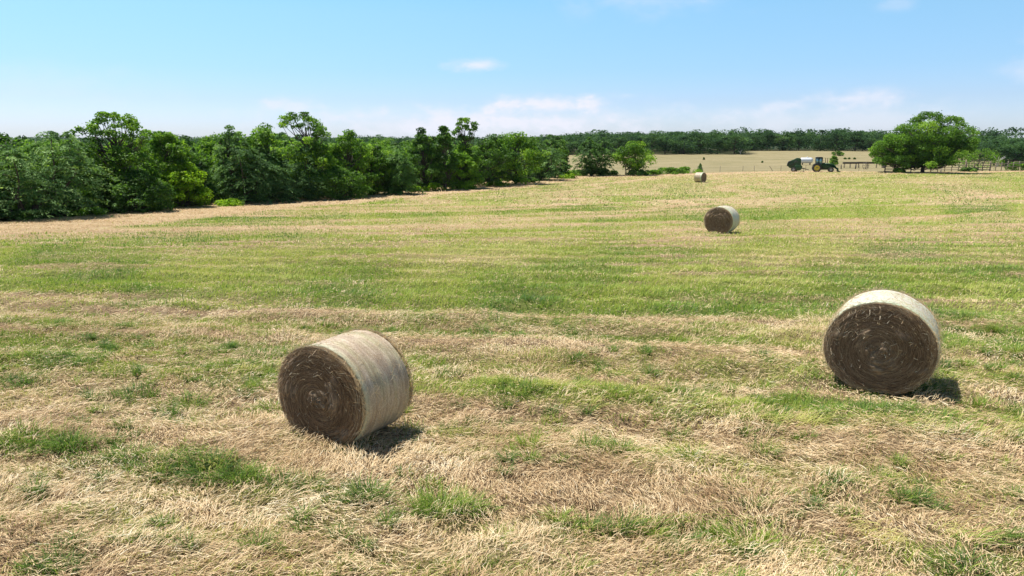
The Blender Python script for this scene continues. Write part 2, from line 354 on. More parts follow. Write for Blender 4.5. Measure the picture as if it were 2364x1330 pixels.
def straw_pass(y0, y1, dens, lmin, lmax, w, segs, thresh=.6, lift=.09):
    x, y = scatter(rng, y0, y1, dens); g = greenness(x, y)
    k = rng.random(len(x)) < np.clip(1.12 - g * 1.05, .18, 1); x = x[k]; y = y[k]; n = len(x)
    flow = .35 + 2.6 * (fbm(x / 1.6, y / 1.1, 61, 2) - .5) * 2 + (vnoise(x / .35, y / .35, 65) - .5) * 1.6
    ang = flow + rng.normal(0, .62, n) + np.pi * (rng.random(n) < .5)
    tuft = fbm(x / .5, y / .4, 67, 2)
    stand = rng.random(n) < .12 + .45 * np.clip((tuft - .42) * 4, 0, 1)
    el = np.where(stand, rng.uniform(.3, 1.0, n), np.abs(rng.normal(.08, .16, n)))
    ang = np.where(stand, flow + rng.normal(0, .5, n), ang)
    ln = rng.uniform(lmin, lmax, n) * (.7 + .6 * tuft)
    z = ground_z(x, y) + rng.random(n) * lift * (.4 + 1.2 * tuft)
    v, q = ribbons(np.stack([x, y, z], 1), ang, el, ln, np.full(n, w) * rng.uniform(.7, 1.3, n), el * 1.7 + rng.normal(0, .1, n), segs, rng.normal(0, .5, n), rng, rng.normal(0, .5, n))
    tone = .53 + (fbm(x / 1.1, y / .8, 71, 3) - .5) * .78 + rng.normal(0, .2, n)
    tone = .45 + (tone - .5) * (1 - .35 * smooth(12, 25, y)) + .05 * (1 - smooth(9, 14, y)) - .06 * smooth(18, 40, y)
    put((SV_, SQ_, ST_), v, q, np.clip(tone, 0, 1), segs)
def grass_pass(y0, y1, dens, lmin, lmax, w, segs, power=1.0, tall=0.):
    x, y = scatter(rng, y0, y1, dens); g = greenness(x, y)
    k = rng.random(len(x)) < np.clip((g - .04) * 1.2, .03, 1) ** power; x = x[k]; y = y[k]; g = g[k]; n = len(x)
    t = fbm(x / .45, y / .4, 81, 2)
    ang = 2.4 * (fbm(x / 1.3, y / 1.0, 83, 2) - .5) * 2 - .6 + rng.normal(0, 1.1, n)
    el = rng.uniform(.75, 1.45, n); ln = rng.uniform(lmin, lmax, n) * (.55 + .9 * t) * (.75 + .5 * g) * (1 + tall * np.clip(t - .55, 0, 1) * 4)
    v, q = ribbons(np.stack([x, y, ground_z(x, y) - .005], 1), ang, el, ln, np.full(n, w) * rng.uniform(.7, 1.3, n), rng.uniform(.2, 1.5, n), segs, rng.uniform(-.6, .6, n), rng)
    patch = fbm(x / np.interp(y, [5, 40, 100], [1.4, 4, 9]), y / np.interp(y, [5, 40, 100], [1.0, 3, 7]), 87, 2)
    tone = .50 + (patch - .5) * .9 - .25 * (g - .5) + rng.normal(0, .18, n)
    put((GV_, GQ_, GT_), v, q, np.clip(tone, 0, 1), segs)
straw_pass(3.0, 8.5, 2200, .045, .145, .0062, 3)
straw_pass(8.5, 15, 1150, .045, .135, .0082, 2)
straw_pass(15, 30, 300, .05, .14, .0125, 2, lift=.05)
straw_pass(30, 60, 80, .08, .18, .023, 2, lift=.04)
straw_pass(60, 158, 6, .2, .40, .065, 2, lift=.04)
grass_pass(3.0, 8.5, 1900, .04, .105, .0065, 3, 1.1, .5)
grass_pass(8.5, 15, 1250, .04, .11, .0085, 2, 1.0, .4)
grass_pass(15, 30, 350, .06, .15, .017, 2, 1.0)
grass_pass(30, 60, 90, .08, .17, .034, 2, 1.0)
grass_pass(60, 158, 8, .10, .2, .075, 2, 1.0)
def windrow_pass(n, y0, y1, x0, x1, slope, lmin, lmax):
    """long uncut grass flopped over along the ridges between the mower's passes"""
    x = rng.uniform(x0, x1, n); y = rng.normal(0, .12, n) + rng.uniform(y0, y1, n) + slope * (x - x0)
    k = (fbm(x / .9, y / .5, 131, 2) > .44) & off_bales(x, y) & (y > 4); x = x[k]; y = y[k]; m = len(x)
    ang = -.9 + 2.0 * (fbm(x / .8, y / .6, 133, 2) - .5) * 2 + rng.normal(0, .45, m)
    v, q = ribbons(np.stack([x, y, ground_z(x, y)], 1), ang, rng.uniform(.5, 1.3, m), rng.uniform(lmin, lmax, m), rng.uniform(.006, .010, m), rng.uniform(.7, 1.9, m), 3, rng.uniform(-.4, .4, m), rng, rng.normal(0, .4, m))
    dry = fbm(x / .6, y / .5, 135, 2) + rng.normal(0, .12, m)
    put((GV_, GQ_, GT_), v, q, np.clip(np.where(dry > .5, .78 + .4 * (dry - .5), .18 + .6 * (dry - .2)), 0, 1), 3)
windrow_pass(5200, 10.15, 10.5, -1.4, 9.5, -.19, .14, .30)
windrow_pass(2600, 9.0, 9.2, 1.0, 8.5, -.19, .16, .32)
windrow_pass(3600, 11.2, 11.7, -10, -3.0, -.12, .14, .26)
windrow_pass(2600, 7.9, 8.1, -6.6, -2.8, -.2, .12, .24)
windrow_pass(2200, 6.2, 6.4, .6, 5.4, -.14, .14, .26)
windrow_pass(1600, 5.2, 5.5, -4.4, 4.2, -.05, .10, .22)
# thick green tufts in the foreground: x, y, spread, blades, height
TUFTS = [(-.72, 6.45, .24, 420, .30), (-.42, 6.42, .12, 160, .26), (-1.5, 6.62, .20, 260, .24), (-2.15, 6.85, .16, 160, .22), (-2.5, 6.95, .14, 140, .20), (-3.4, 7.15, .26, 420, .26), (-3.0, 7.05, .22, 260, .24),
         (-4.0, 7.25, .25, 240, .2), (-4.5, 7.55, .25, 260, .22), (-5.3, 7.75, .22, 260, .24), (-5.9, 7.95, .3, 280, .24), (-3.9, 5.35, .2, 280, .18), (-4.05, 5.3, .12, 160, .16), (.75, 6.15, .12, 110, .22), (1.05, 6.1, .10, 110, .24), (1.35, 6.05, .14, 120, .18),
         (2.2, 5.85, .2, 170, .22), (1.6, 5.9, .15, 120, .2), (.45, 6.3, .10, 90, .2), (.9, 7.75, .14, 120, .22), (1.3, 7.7, .12, 110, .22), (.2, 7.8, .12, 110, .24), (2.1, 7.6, .15, 110, .2), (3.0, 7.7, .16, 110, .2), (-1.9, 7.75, .10, 120, .16), (-2.6, 11.0, .25, 220, .22), (-2.0, 10.9, .2, 160, .26),
         (-4.3, 11.6, .4, 260, .2), (-1.35, 7.95, .10, 90, .14), (7.1, 9.0, .3, 260, .24), (6.6, 9.25, .2, 160, .22), (5.0, 5.6, .25, 160, .2), (3.9, 5.4, .2, 120, .2), (.1, 9.6, .4, 260, .18), (1.4, 9.5, .4, 240, .18), (2.6, 9.6, .4, 200, .18), (4.0, 9.5, .25, 140, .18), (6.3, 10.0, .25, 220, .2), (-.15, 5.9, .08, 70, .2), (.55, 5.35, .07, 60, .2), (-4.6, 9.3, .3, 220, .2), (-5.6, 9.6, .3, 200, .2), (-3.3, 9.1, .3, 220, .18), (-7.6, 10.2, .4, 200, .2)]
for _ in range(1000):
    tx = rng.uniform(-11, 11); ty = rng.uniform(4.6, 14.5)
    if abs(tx) > .85 * ty or vnoise(np.array([tx / 1.7]), np.array([ty / 1.1]), 141)[0] < .42: continue
    TUFTS.append((tx, ty, rng.uniform(.04, .13), int(rng.uniform(35, 120)), rng.uniform(.10, .20)))
for bx, by, yaw, rx, rz, ln in BALES[:2]:                    # grass crowding the foot of each near bale
    for k in range(16):
        u = rng.uniform(-.75, .75) * rx; side = rng.random() < .7
        a_ = ln / 2 + rng.uniform(.0, .08) if side else rng.uniform(-.5, .5) * ln; u = u if side else rx * rng.uniform(.5, .7) * (1 if rng.random() < .6 else -1)
        TUFTS.append((bx + math.sin(yaw) * a_ + math.cos(yaw) * u, by - math.cos(yaw) * a_ + math.sin(yaw) * u, .10, 50, rng.uniform(.07, .14)))
for (tx, ty, sp, nb, hh) in TUFTS:
    a = rng.normal(0, 1, (nb, 2)) * sp * .5; x = tx + a[:, 0] * 1.25; y = ty + a[:, 1] * .7
    out_a = np.arctan2(y - ty, x - tx) + rng.normal(0, .7, nb)
    if sp > .19: nb = int(nb * 1.25); a = rng.normal(0, 1, (nb, 2)) * sp * .5; x = tx + a[:, 0] * 1.25; y = ty + a[:, 1] * .7; out_a = np.arctan2(y - ty, x - tx) + rng.normal(0, .7, nb)
    ln = hh * rng.uniform(.6, 1.25, nb)
    v, q = ribbons(np.stack([x, y, ground_z(x, y) - .01], 1), out_a, rng.uniform(.9, 1.5, nb), ln, rng.uniform(.006, .011, nb), rng.uniform(.4, 2.0, nb), 3, rng.uniform(-.5, .5, nb), rng)
    put((GV_, GQ_, GT_), v, q, np.clip(rng.normal(.06 + .34 * rng.random() ** 2, .14, nb), 0, 1), 3)
so_ = make_mesh('cut_straw', np.concatenate(SV_), np.concatenate(SQ_), M_straw, attrs=[('tint', 'FACE', np.concatenate(ST_))])
tag(so_, 'pale dry straw left lying in swirls all over the mown field', 'straw', kind='stuff')
gr_ = make_mesh('grass', np.concatenate(GV_), np.concatenate(GQ_), M_grass, attrs=[('tint', 'FACE', np.concatenate(GT_))])
tag(gr_, 'green grass regrowing in stripes and tufts between the dry straw', 'grass', kind='stuff')
del SV_, SQ_, GV_, GQ_
# ---------------------------------------------------------------- hay bales
def hay_mat():
    m, t, p, o = new_mat('packed_hay')
    v = obj_co(t)
    sx = t.nodes.new('ShaderNodeSeparateXYZ'); t.links.new(v, sx.inputs[0])
    rr = math_node('SQRT', math_node('ADD', math_node('MULTIPLY', sx.outputs[0], sx.outputs[0], tree=t), math_node('MULTIPLY', sx.outputs[2], sx.outputs[2], tree=t), tree=t), tree=t)
    th = math_node('ARCTAN2', sx.outputs[2], sx.outputs[0], tree=t)
    cb = t.nodes.new('ShaderNodeCombineXYZ'); t.links.new(math_node('MULTIPLY', rr, 46, tree=t), cb.inputs[0]); t.links.new(math_node('MULTIPLY', th, 2.6, tree=t), cb.inputs[1]); t.links.new(math_node('MULTIPLY', sx.outputs[1], 20, tree=t), cb.inputs[2])
    n = noise(t, 1.0, 4, .65, cb.outputs[0]); n2 = noise(t, 5, 4, .6, v)
    c = ramp(t, math_node('ADD', math_node('MULTIPLY', n, .7, tree=t), math_node('MULTIPLY', n2, .3, tree=t), tree=t), [(.3, (.075, .048, .03)), (.5, (.205, .14, .086)), (.7, (.42, .305, .19))])
    t.links.new(c, p.inputs['Base Color']); p.inputs['Roughness'].default_value = .9
    bump(t, p, n, .9, .02)
    return m
M_hay = hay_mat()
def net_mat(name, dark, mid, light):
    m, t, p, o = new_mat(name)
    v = obj_co(t, (1, 1, 1))
    around = obj_co(t, (2.5, 22, 2.5)); fine = noise(t, 60, 3, .7, obj_co(t, (1, 2, 1)))
    n = noise(t, 1, 5, .6, around); b = noise(t, 2.2, 3, .5, obj_co(t, (.6, 2.6, .6)))
    f = math_node('ADD', math_node('MULTIPLY', n, .45, tree=t), math_node('MULTIPLY', fine, .55, tree=t), tree=t)
    c = ramp(t, f, [(.34, dark), (.5, mid), (.64, light)])
    gz = ramp(t, b, [(.5, (1, 1, 1)), (.70, (.86, .97, .80))])
    c = mix(t, 1.0, c, gz, 'MULTIPLY')
    sx = t.nodes.new('ShaderNodeSeparateXYZ'); t.links.new(v, sx.inputs[0])
    # net bunched double along the edge that was wound first shows greener
    e = t.nodes.new('ShaderNodeMapRange'); e.interpolation_type = 'SMOOTHSTEP'; e.inputs[1].default_value = -.20; e.inputs[2].default_value = -.36
    t.links.new(math_node('ADD', sx.outputs[1], math_node('MULTIPLY', b, .2, tree=t), tree=t), e.inputs[0])
    c = mix(t, math_node('MULTIPLY', e.outputs[0], .55, tree=t), c, (.50, .66, .44))
    t.links.new(c, p.inputs['Base Color']); p.inputs['Roughness'].default_value = .5; p.inputs['Specular IOR Level'].default_value = .4
    bump(t, p, f, .55, .012)
    return m
M_net = net_mat('net_wrap', (.24, .165, .105), (.48, .37, .26), (.73, .62, .45)); M_net_pale = net_mat('pale_net_wrap', (.40, .34, .24), (.64, .58, .45), (.83, .78, .64))
M_bale_straw = grass_mat('bale_straw', [(0, (.09, .055, .03)), (.4, (.27, .17, .10)), (.75, (.54, .39, .235)), (1, (.90, .78, .56))], .1)
def squash(rx, rz, th, k=1.0):
    """a round bale sagging under its own weight: wider than tall, flat where it stands"""
    z = np.sin(th) * rz * k; z = np.maximum(z, -rz * .93)
    return np.cos(th) * rx * k, z + rz * .93
def make_bale(label, x, y, yaw, rx, rz, ln, seed, detail):
    rg = np.random.default_rng(seed)
    gz = float(ground_z(np.array([x]), np.array([y]))[0]) if y < 60 else float(terrain(x, y))
    gz = float(terrain(x, y)) - .015
    root = thing('hay_bale', label, 'hay bale', (x, y, gz), yaw, 'round hay bales standing in the mown field')
    hl = ln / 2
    # core: bulging end faces built of wound layers (local -Y is the end that faces the field's near side)
    seg = 120 if detail > 1 else 48
    th = np.arange(seg) * 2 * np.pi / seg
    rings = []
    ks = np.concatenate([np.linspace(.015, .90, 34 if detail > 1 else 12), [.93, .96, .98, .992]])
    def face_y(k, s, phase):
        lay = (vnoise(th * 2.2 + 3 * k, np.full(seg, k * 30), seed + phase) - .5) * .035
        lay += (fbm(np.cos(th) * k * 3, np.sin(th) * k * 3, seed + 7 + phase, 2) - .5) * .09
        return s * (hl + .035 * (1 - k * k) - .085 * max(0, (k - .86) / .132) ** 2.2 + lay * (1 - .6 * max(0, (k - .86) / .14)))
    V = []
    for s, ph in ((-1, 0), (1, 50)):
        for k in (ks if s < 0 else ks[::-1]):
            px, pz = squash(rx, rz, th, k * (1 + (.016 * np.sin(th * 3 + seed) * np.sin(th / 2) ** 2 + (vnoise(th * 9, np.full(seg, k * 6 + ph), seed + 3) - .5) * .022) * k))
            pz = rz * .93 + (pz - rz * .93)
            V.append(np.stack([px, face_y(k, s, ph), pz], 1))
    V = np.concatenate(V); nr = len(ks) * 2
    q = np.array([(a * seg + i, a * seg + (i + 1) % seg, (a + 1) * seg + (i + 1) % seg, (a + 1) * seg + i) for a in range(nr - 1) for i in range(seg)])
    c0 = V[:seg].mean(0); c1 = V[-seg:].mean(0); V = np.concatenate([V, [c0], [c1]])
    tr_ = np.array([(len(V) - 2, (i + 1) % seg, i) for i in range(seg)] + [(len(V) - 1, (nr - 1) * seg + i, (nr - 1) * seg + (i + 1) % seg) for i in range(seg)])
    V[:, 2] -= rz * .93
    core = make_mesh('hay_core', V, q, M_hay, root, tris=tr_, smoothf=True); core.location = (0, 0, rz * .93)
    # net wrap: a thin skin round the barrel, rolling a little over each end
    seg2 = 160 if detail > 1 else 64; t2 = np.arange(seg2) * 2 * np.pi / seg2
    ys = np.concatenate([[-hl + .062, -hl + .06], np.linspace(-hl + .075, hl - .075, 30), [hl - .06, hl - .062]])
    rs = np.concatenate([[.97, .99], np.full(30, 1.0), [.99, .97]])
    V = []
    for i, (yy, rr_) in enumerate(zip(ys, rs)):
        wob = 1 + (fbm(t2 * 3 + 0 * t2, np.full(seg2, yy * 4), seed + 90, 2) - .5) * .022 + .004 * np.sin(yy * 34) + .016 * np.sin(t2 * 3 + seed) * np.sin(t2 / 2) ** 2 + .012 * math.cos(yy * 2.4) - .004
        px, pz = squash(rx, rz, t2, rr_ * wob + .004); V.append(np.stack([px, np.full(seg2, yy) + (vnoise(t2 * 5, np.zeros(seg2), seed + i) - .5) * .012, pz - rz * .93], 1))
    V = np.concatenate(V); n2 = len(ys)
    q = np.array([(a * seg2 + i, a * seg2 + (i + 1) % seg2, (a + 1) * seg2 + (i + 1) % seg2, (a + 1) * seg2 + i) for a in range(n2 - 1) for i in range(seg2)])
    net = make_mesh('net_wrap', V, q, M_net_pale if seed in (22, 33) else M_net, root, smoothf=True); net.location = (0, 0, rz * .93)
    # wound strands on both ends and short loose bits standing out of them
    n = {3: 15000, 2: 5000, 1: 700, 0: 150}[detail]
    sgn = np.where(rg.random(n) < .8, -1., 1.) if detail else np.where(rg.random(n) < .5, -1., 1.)
    k = np.sqrt(rg.random(n)) * .985; a = rg.uniform(0, 2 * np.pi, n)
    P0 = np.stack([np.cos(a) * rx * k, sgn * (hl + .03 * (1 - k * k) + rg.uniform(-.02, .018, n)), np.maximum(np.sin(a) * rz * k, -rz * .90)], 1)
    segs = 3; bits = rg.random(n) < .012 + .05 * (k > .45) * np.clip(np.sin(a) + .25, 0, 1); rimb = rg.random(n) < np.clip((k - .75) * 1.2, 0, .25)
    ln_ = np.where(bits, rg.uniform(.03, .09, n), np.where(rimb, rg.uniform(.04, .14, n), rg.uniform(.08, .28, n))); w_ = np.where(bits, .0075, rg.uniform(.003, .006, n)) * (1 if detail > 1 else 3)
    dirang = a + np.pi / 2 + np.where(bits, rg.uniform(-2, 2, n), np.where(rimb, rg.uniform(-.9, .9, n), rg.normal(0, .10, n))); curl = np.where(bits, rg.normal(0, 1, n), ln_ / np.maximum(k * .73, .08) + rg.normal(0, .25, n))
    lift = np.where(bits | rimb, rg.uniform(-.1, .75, n), rg.uniform(-.05, .12, n))
    pos = P0.copy(); ring = []
    for j in range(segs + 1):
        aa = dirang + curl * j / segs
        d = np.stack([np.cos(aa) * np.cos(lift), sgn * np.sin(lift), np.sin(aa) * np.cos(lift)], 1)
        side = np.stack([-np.sin(aa), 0 * aa, np.cos(aa)], 1); w = (w_ * (1 - .5 * j / segs) / 2)[:, None]
        ring += [pos - side * w, pos + side * w]
        pos = pos + d * (ln_ / segs)[:, None]
        over = np.sqrt((pos[:, 0] / rx) ** 2 + (pos[:, 2] / rz) ** 2); kk = np.where(over > .99, .99 / over, 1); pos[:, 0] *= kk; pos[:, 2] = np.maximum(pos[:, 2] * kk, -rz * .915)
    v = np.stack(ring, 1).reshape(-1, 3); b = np.arange(n)[:, None] * (2 * (segs + 1))
    q = np.concatenate([b + np.array([2 * j, 2 * j + 1, 2 * j + 3, 2 * j + 2]) for j in range(segs)], 1).reshape(-1, 4)
    tone = np.clip(np.where(bits, rg.uniform(.7, 1, n), rg.normal(.31, .19, n) + .2 * (k > .86)), 0, 1)
    st = make_mesh('wound_straw', v, q, M_bale_straw, root, attrs=[('tint', 'FACE', np.repeat(tone, segs))]); st.location = (0, 0, rz * .93); st['kind'] = 'stuff'
    # fuzz that pokes through the net along the top and the rims
    if detail > 1:
        n = 2600; a = rg.uniform(-.5, np.pi + .5, n); rim = rg.random(n) < .55
        yy = np.where(rim, np.where(rg.random(n) < .5, -1, 1) * hl * rg.uniform(.95, 1.0, n), rg.uniform(-hl, hl, n))
        P0 = np.stack([np.cos(a) * rx, yy, np.sin(a) * rz], 1)
        ta = a + np.pi / 2 * np.where(rg.random(n) < .5, 1, -1) + rg.normal(0, .35, n); up = rg.uniform(.0, .35, n)
        d = np.stack([np.cos(ta), rg.normal(0, .5, n), np.sin(ta)], 1); d /= np.linalg.norm(d, axis=1)[:, None]
        d = d + up[:, None] * np.stack([np.cos(a), 0 * a, np.sin(a)], 1)
        l = rg.uniform(.03, .13, n)[:, None]; sd = np.cross(d, np.array([0., 1, 0])); sd /= np.linalg.norm(sd, axis=1)[:, None] + 1e-6
        w = .0018
        v = np.stack([P0 - sd * w, P0 + sd * w, P0 + d * l + sd * w * .5, P0 + d * l - sd * w * .5], 1).reshape(-1, 3)
        fz = make_mesh('straw_fuzz', v, np.arange(4 * n).reshape(-1, 4), M_straw, root, attrs=[('tint', 'FACE', np.clip(rg.normal(.7, .15, n), 0, 1))]); fz.location = (0, 0, rz * .93); fz['kind'] = 'stuff'
    return root
make_bale('large round hay bale in the foreground with its pale net wrapped side in full view', *BALES[0], 11, 3)
make_bale('large round hay bale seen end on, dark straw face below bright wrap', *BALES[1], 22, 3)
make_bale('smaller looking hay bale farther out in the middle of the field, dark end towards us', *BALES[2], 33, 2)
make_bale('smallest, most distant hay bale near the field edge, pale side and end turned away', *BALES[3], 44, 1)
# ---------------------------------------------------------------- trees
def leaf_cards(P, Nn, size, asp, rg, drop=0.):
    n = len(P); r = rg.normal(0, 1, (n, 3)); r[:, 2] -= drop
    t = np.cross(Nn, r); t /= np.linalg.norm(t, axis=1)[:, None] + 1e-9; b = np.cross(Nn, t)
    s = size[:, None]
    v = np.stack([P - t * s * .5, P - b * s * asp * .5 + Nn * s * .06, P + t * s * .5, P + b * s * asp * .5 + Nn * s * .06], 1)
    return v.reshape(-1, 3), np.arange(4 * n).reshape(-1, 4)
def unit(v): return v / (np.linalg.norm(v, axis=-1, keepdims=True) + 1e-9)
def envelope(kind, t):
    if kind == 'oak': return np.interp(t, [0, .1, .3, .6, .85, 1], [.55, .8, 1, .95, .65, .12])
    if kind == 'scrub': return np.interp(t, [0, .3, .7, 1], [.95, 1, .8, .15])
    if kind == 'spread': return np.interp(t, [0, .08, .25, .45, .7, .9, 1], [.7, .95, 1.0, .85, .6, .36, .1])
    if kind == 'tall': return np.interp(t, [0, .3, .5, .6, .8, .95, 1], [1, 1, .7, .45, .55, .42, .1])
    if kind == 'lean': return np.interp(t, [0, .3, .5, .62, .8, .95, 1], [.95, 1, .7, .35, 1, .7, .15])
    if kind == 'spire': return np.interp(t, [0, .4, .7, .9, 1], [1, .95, .6, .3, .08])
    if kind == 'thin': return np.interp(t, [0, .4, .6, .8, 1], [.6, .7, .8, 1, .2])
    return np.interp(t, [0, 1], [1, .2])
def lobes(an, t, seed, amp=.75): return 1 - .5 * amp + amp * vnoise(np.asarray(an) * 1.3 + 7, np.asarray(t) * 2.6, seed + 5)
def broadleaf(name, label, cat, H, Wd, seed, mat, loc, rz=0, kind='oak', clumps=46, leaves=230, leaf=.17, group=None, base=.12, csize=.19, lean=(0, 0), fill=.35, stems=1, spots=None, lob=.75):
    rg = np.random.default_rng(seed); root = thing(name, label, cat, loc, rz, group)
    z0 = H * base; C = []
    for _ in range(clumps):
        t = rg.random() ** .85; rad = Wd / 2 * envelope(kind, t) * (1 - fill + fill * rg.random() if rg.random() < .72 else math.sqrt(rg.random()) * .7)
        an = rg.uniform(0, 2 * np.pi); rad *= float(lobes([an], [t], seed, lob)[0]) * (1.0 if kind == 'spread' else .95)
        C.append((math.cos(an) * rad + lean[0] * t ** 2, math.sin(an) * rad + lean[1] * t ** 2, z0 + (H - z0) * t * .93 * (.86 + .16 * rg.random())))
    C = np.array(C); rc = Wd * csize * rg.uniform(.55, 1.1, clumps); rc = np.minimum(rc, np.maximum((H - C[:, 2]) * 1.3, Wd * csize * .45))
    top = (C[:, 2] + rc * .6).max(); C[:, 2] = z0 + (C[:, 2] - z0) * (H - z0) / (top - z0)
    if spots is not None:
        S = np.array(spots) * ([.85, 1, 1] if kind == 'spread' else [1, 1, 1]); S[:, 1] -= S[:, 2] * .35; low = S[S[:, 1] < H * .6]; S = np.concatenate([S, S * [1, 1, .8], low, low, low]); clumps = len(S)
        C = np.stack([S[:, 0] + rg.normal(0, .15, clumps), rg.normal(-.3, .5, clumps) * np.clip(Wd * .42 * (1 - S[:, 1] / H * .55), .2, max(2.2, Wd * .26)), S[:, 1] + rg.normal(0, .1, clumps)], 1); rc = S[:, 2] * 1.12
    idx = np.repeat(np.arange(clumps), leaves if spots is None else np.maximum(30, leaves * np.minimum(1.25, (rc / (.75 if Wd < 12 else 1.6)) ** 1.7)).astype(int)); n = len(idx)
    d = unit(rg.normal(0, 1, (n, 3))); d[:, 2] = np.where(rg.random(n) < .55, np.abs(d[:, 2]), d[:, 2])
    rr = rc[idx] * (.35 + .65 * np.sqrt(rg.random(n))) * (1 + .25 * rg.normal(0, 1, n) * (rg.random(n) < .25))
    P = C[idx] + d * rr[:, None] * np.array([1, 1, .72]); P[:, 2] = np.clip(P[:, 2], .05, H)
    Nn = unit(d * .55 + np.array([0, 0, .45]) + rg.normal(0, .55, (n, 3)))
    v, q = leaf_cards(P, Nn, leaf * rg.uniform(.6, 1.3, n), .62, rg)
    ct = rg.normal(0, .2, clumps)
    tint = np.clip(.46 + ct[idx] + rg.normal(0, .16, n), 0, 1)
    make_mesh('crown', v, q, mat, root, attrs=[('tint', 'FACE', tint)])
    mb = MB()
    tops = []
    for s in range(stems):
        ox, oy = (0, 0) if stems == 1 else (rg.uniform(-.28, .28) * Wd, rg.uniform(-.15, .15) * Wd)
        hts = np.linspace(0, .8, 7); tr_r = max(.06, H * .022) / math.sqrt(stems)
        path = np.stack([ox * (1 + .3 * hts) + lean[0] * hts ** 2 + rg.normal(0, .012 * H, 7) * (hts > 0), oy + lean[1] * hts ** 2 + rg.normal(0, .012 * H, 7) * (hts > 0), hts * H - .05], 1)
        mb.tube(path, tr_r * np.array([1.5, 1.1, 1, .85, .65, .45, .22]), 8); tops.append(path)
    for k in range(clumps):
        path = tops[k % stems]; tz = np.clip((C[k, 2] / H - .25), .12, .72); j = tz / .8 * 6; a = path[int(j)] + (path[min(6, int(j) + 1)] - path[int(j)]) * (j % 1)
        m_ = (a + C[k]) / 2 + np.array([0, 0, -.05 * H]) + rg.normal(0, .03 * H, 3)
        b0 = max(.025, H * .008); mb.tube([a, m_, C[k]], [b0, b0 * .65, b0 * .25], 5)
    mb.build('trunk', M_bark, root, True)
    return root
def conifer(name, label, cat, H, Wd, seed, mat, loc, rz=0, sprays=420, per=30, leaf=.15, group=None, shape=((0, .85), (.15, 1), (.45, .86), (.75, .52), (1, .06)), droop=.5, asp=.34):
    """a feathery tree of layered drooping sprays"""
    rg = np.random.default_rng(seed); root = thing(name, label, cat, loc, rz, group)
    # several leaders of unequal height make one ragged crown
    nl = 1 if Wd < 3.2 else int(3 + Wd // 2.4); lx = rg.uniform(-.5, .5, nl) * Wd * .62 * (nl > 1); ly = rg.uniform(-.5, .5, nl) * Wd * .5 * (nl > 1)
    lh = H * np.where(np.arange(nl) == 0, 1, rg.uniform(.62, .97, nl)); lr = Wd * (.5 if nl == 1 else .34) * rg.uniform(.8, 1.15, nl)
    lead = rg.integers(0, nl, sprays)
    t = rg.random(sprays) ** .9; an = rg.uniform(0, 2 * np.pi, sprays)
    lob = lobes(an, t, seed) + rg.normal(0, .16, sprays)
    Rm = lr[lead] * np.interp(t, [a for a, b in shape], [b for a, b in shape]) * lob
    r0 = Rm * rg.uniform(.1, .55, sprays); z = .05 * H + t * lh[lead] * .97
    idx = np.repeat(np.arange(sprays), per); n = len(idx); u = rg.random(n)
    rad = r0[idx] + (Rm - r0)[idx] * u; L_ = (Rm - r0)[idx]
    up = rg.uniform(.1, .45, sprays)[idx]
    zz = z[idx] + L_ * (up * u - droop * u * u) + rg.normal(0, .05, n) * leaf * 4
    ja = an[idx] + rg.normal(0, 1, n) * (.12 * L_ * (1 - .6 * u) + .06) / np.maximum(rad, .3)
    P = np.stack([lx[lead][idx] + np.cos(ja) * rad, ly[lead][idx] + np.sin(ja) * rad, np.clip(zz, .05, H)], 1)
    rd = np.stack([np.cos(ja), np.sin(ja), np.zeros(n)], 1)
    Nn = unit(np.array([0, 0, .9]) + rd * .45 + rg.normal(0, .42, (n, 3)))
    tt = unit(rd + np.array([0, 0, -.35]) + rg.normal(0, .55, (n, 3))); tt = unit(tt - Nn * (tt * Nn).sum(1)[:, None]); b = np.cross(Nn, tt); s = (leaf * rg.uniform(.6, 1.5, n))[:, None]
    v = np.stack([P - tt * s * .5, P - b * s * asp * .5, P + tt * s * .5, P + b * s * asp * .5], 1).reshape(-1, 3)
    ct = rg.normal(0, .17, sprays) + .3 * (vnoise(an * 1.6, t * 4, seed) - .5)
    make_mesh('crown', v, np.arange(4 * n).reshape(-1, 4), mat, root, attrs=[('tint', 'FACE', np.clip(.45 + ct[idx] + rg.normal(0, .15, n), 0, 1))])
    mb = MB(); hts = np.linspace(0, .9, 6)
    for j in range(nl):
        mb.tube(np.stack([lx[j] * np.minimum(1, hts * 2.2) + rg.normal(0, .01 * H, 6), ly[j] * np.minimum(1, hts * 2.2) + rg.normal(0, .01 * H, 6), hts * lh[j] - .05], 1), max(.05, H * .018) * np.array([1.4, 1, .8, .6, .4, .15]), 7)
    for k in range(0, sprays, 9):
        c = np.array([lx[lead[k]], ly[lead[k]], 0]); a = c + (0, 0, max(.1, z[k] - r0[k] * .4)); e = c + (math.cos(an[k]) * Rm[k] * .8, math.sin(an[k]) * Rm[k] * .8, z[k])
        mb.tube([a, (a + e) / 2 + np.array([0, 0, .04 * H]), e], [.03, .02, .008], 4)
    mb.build('trunk', M_bark, root, True)
    return root
TG = 'trees of the wood along the mown field edge'
def at(x, y): return (x, y, float(terrain(x, y)) - .05)
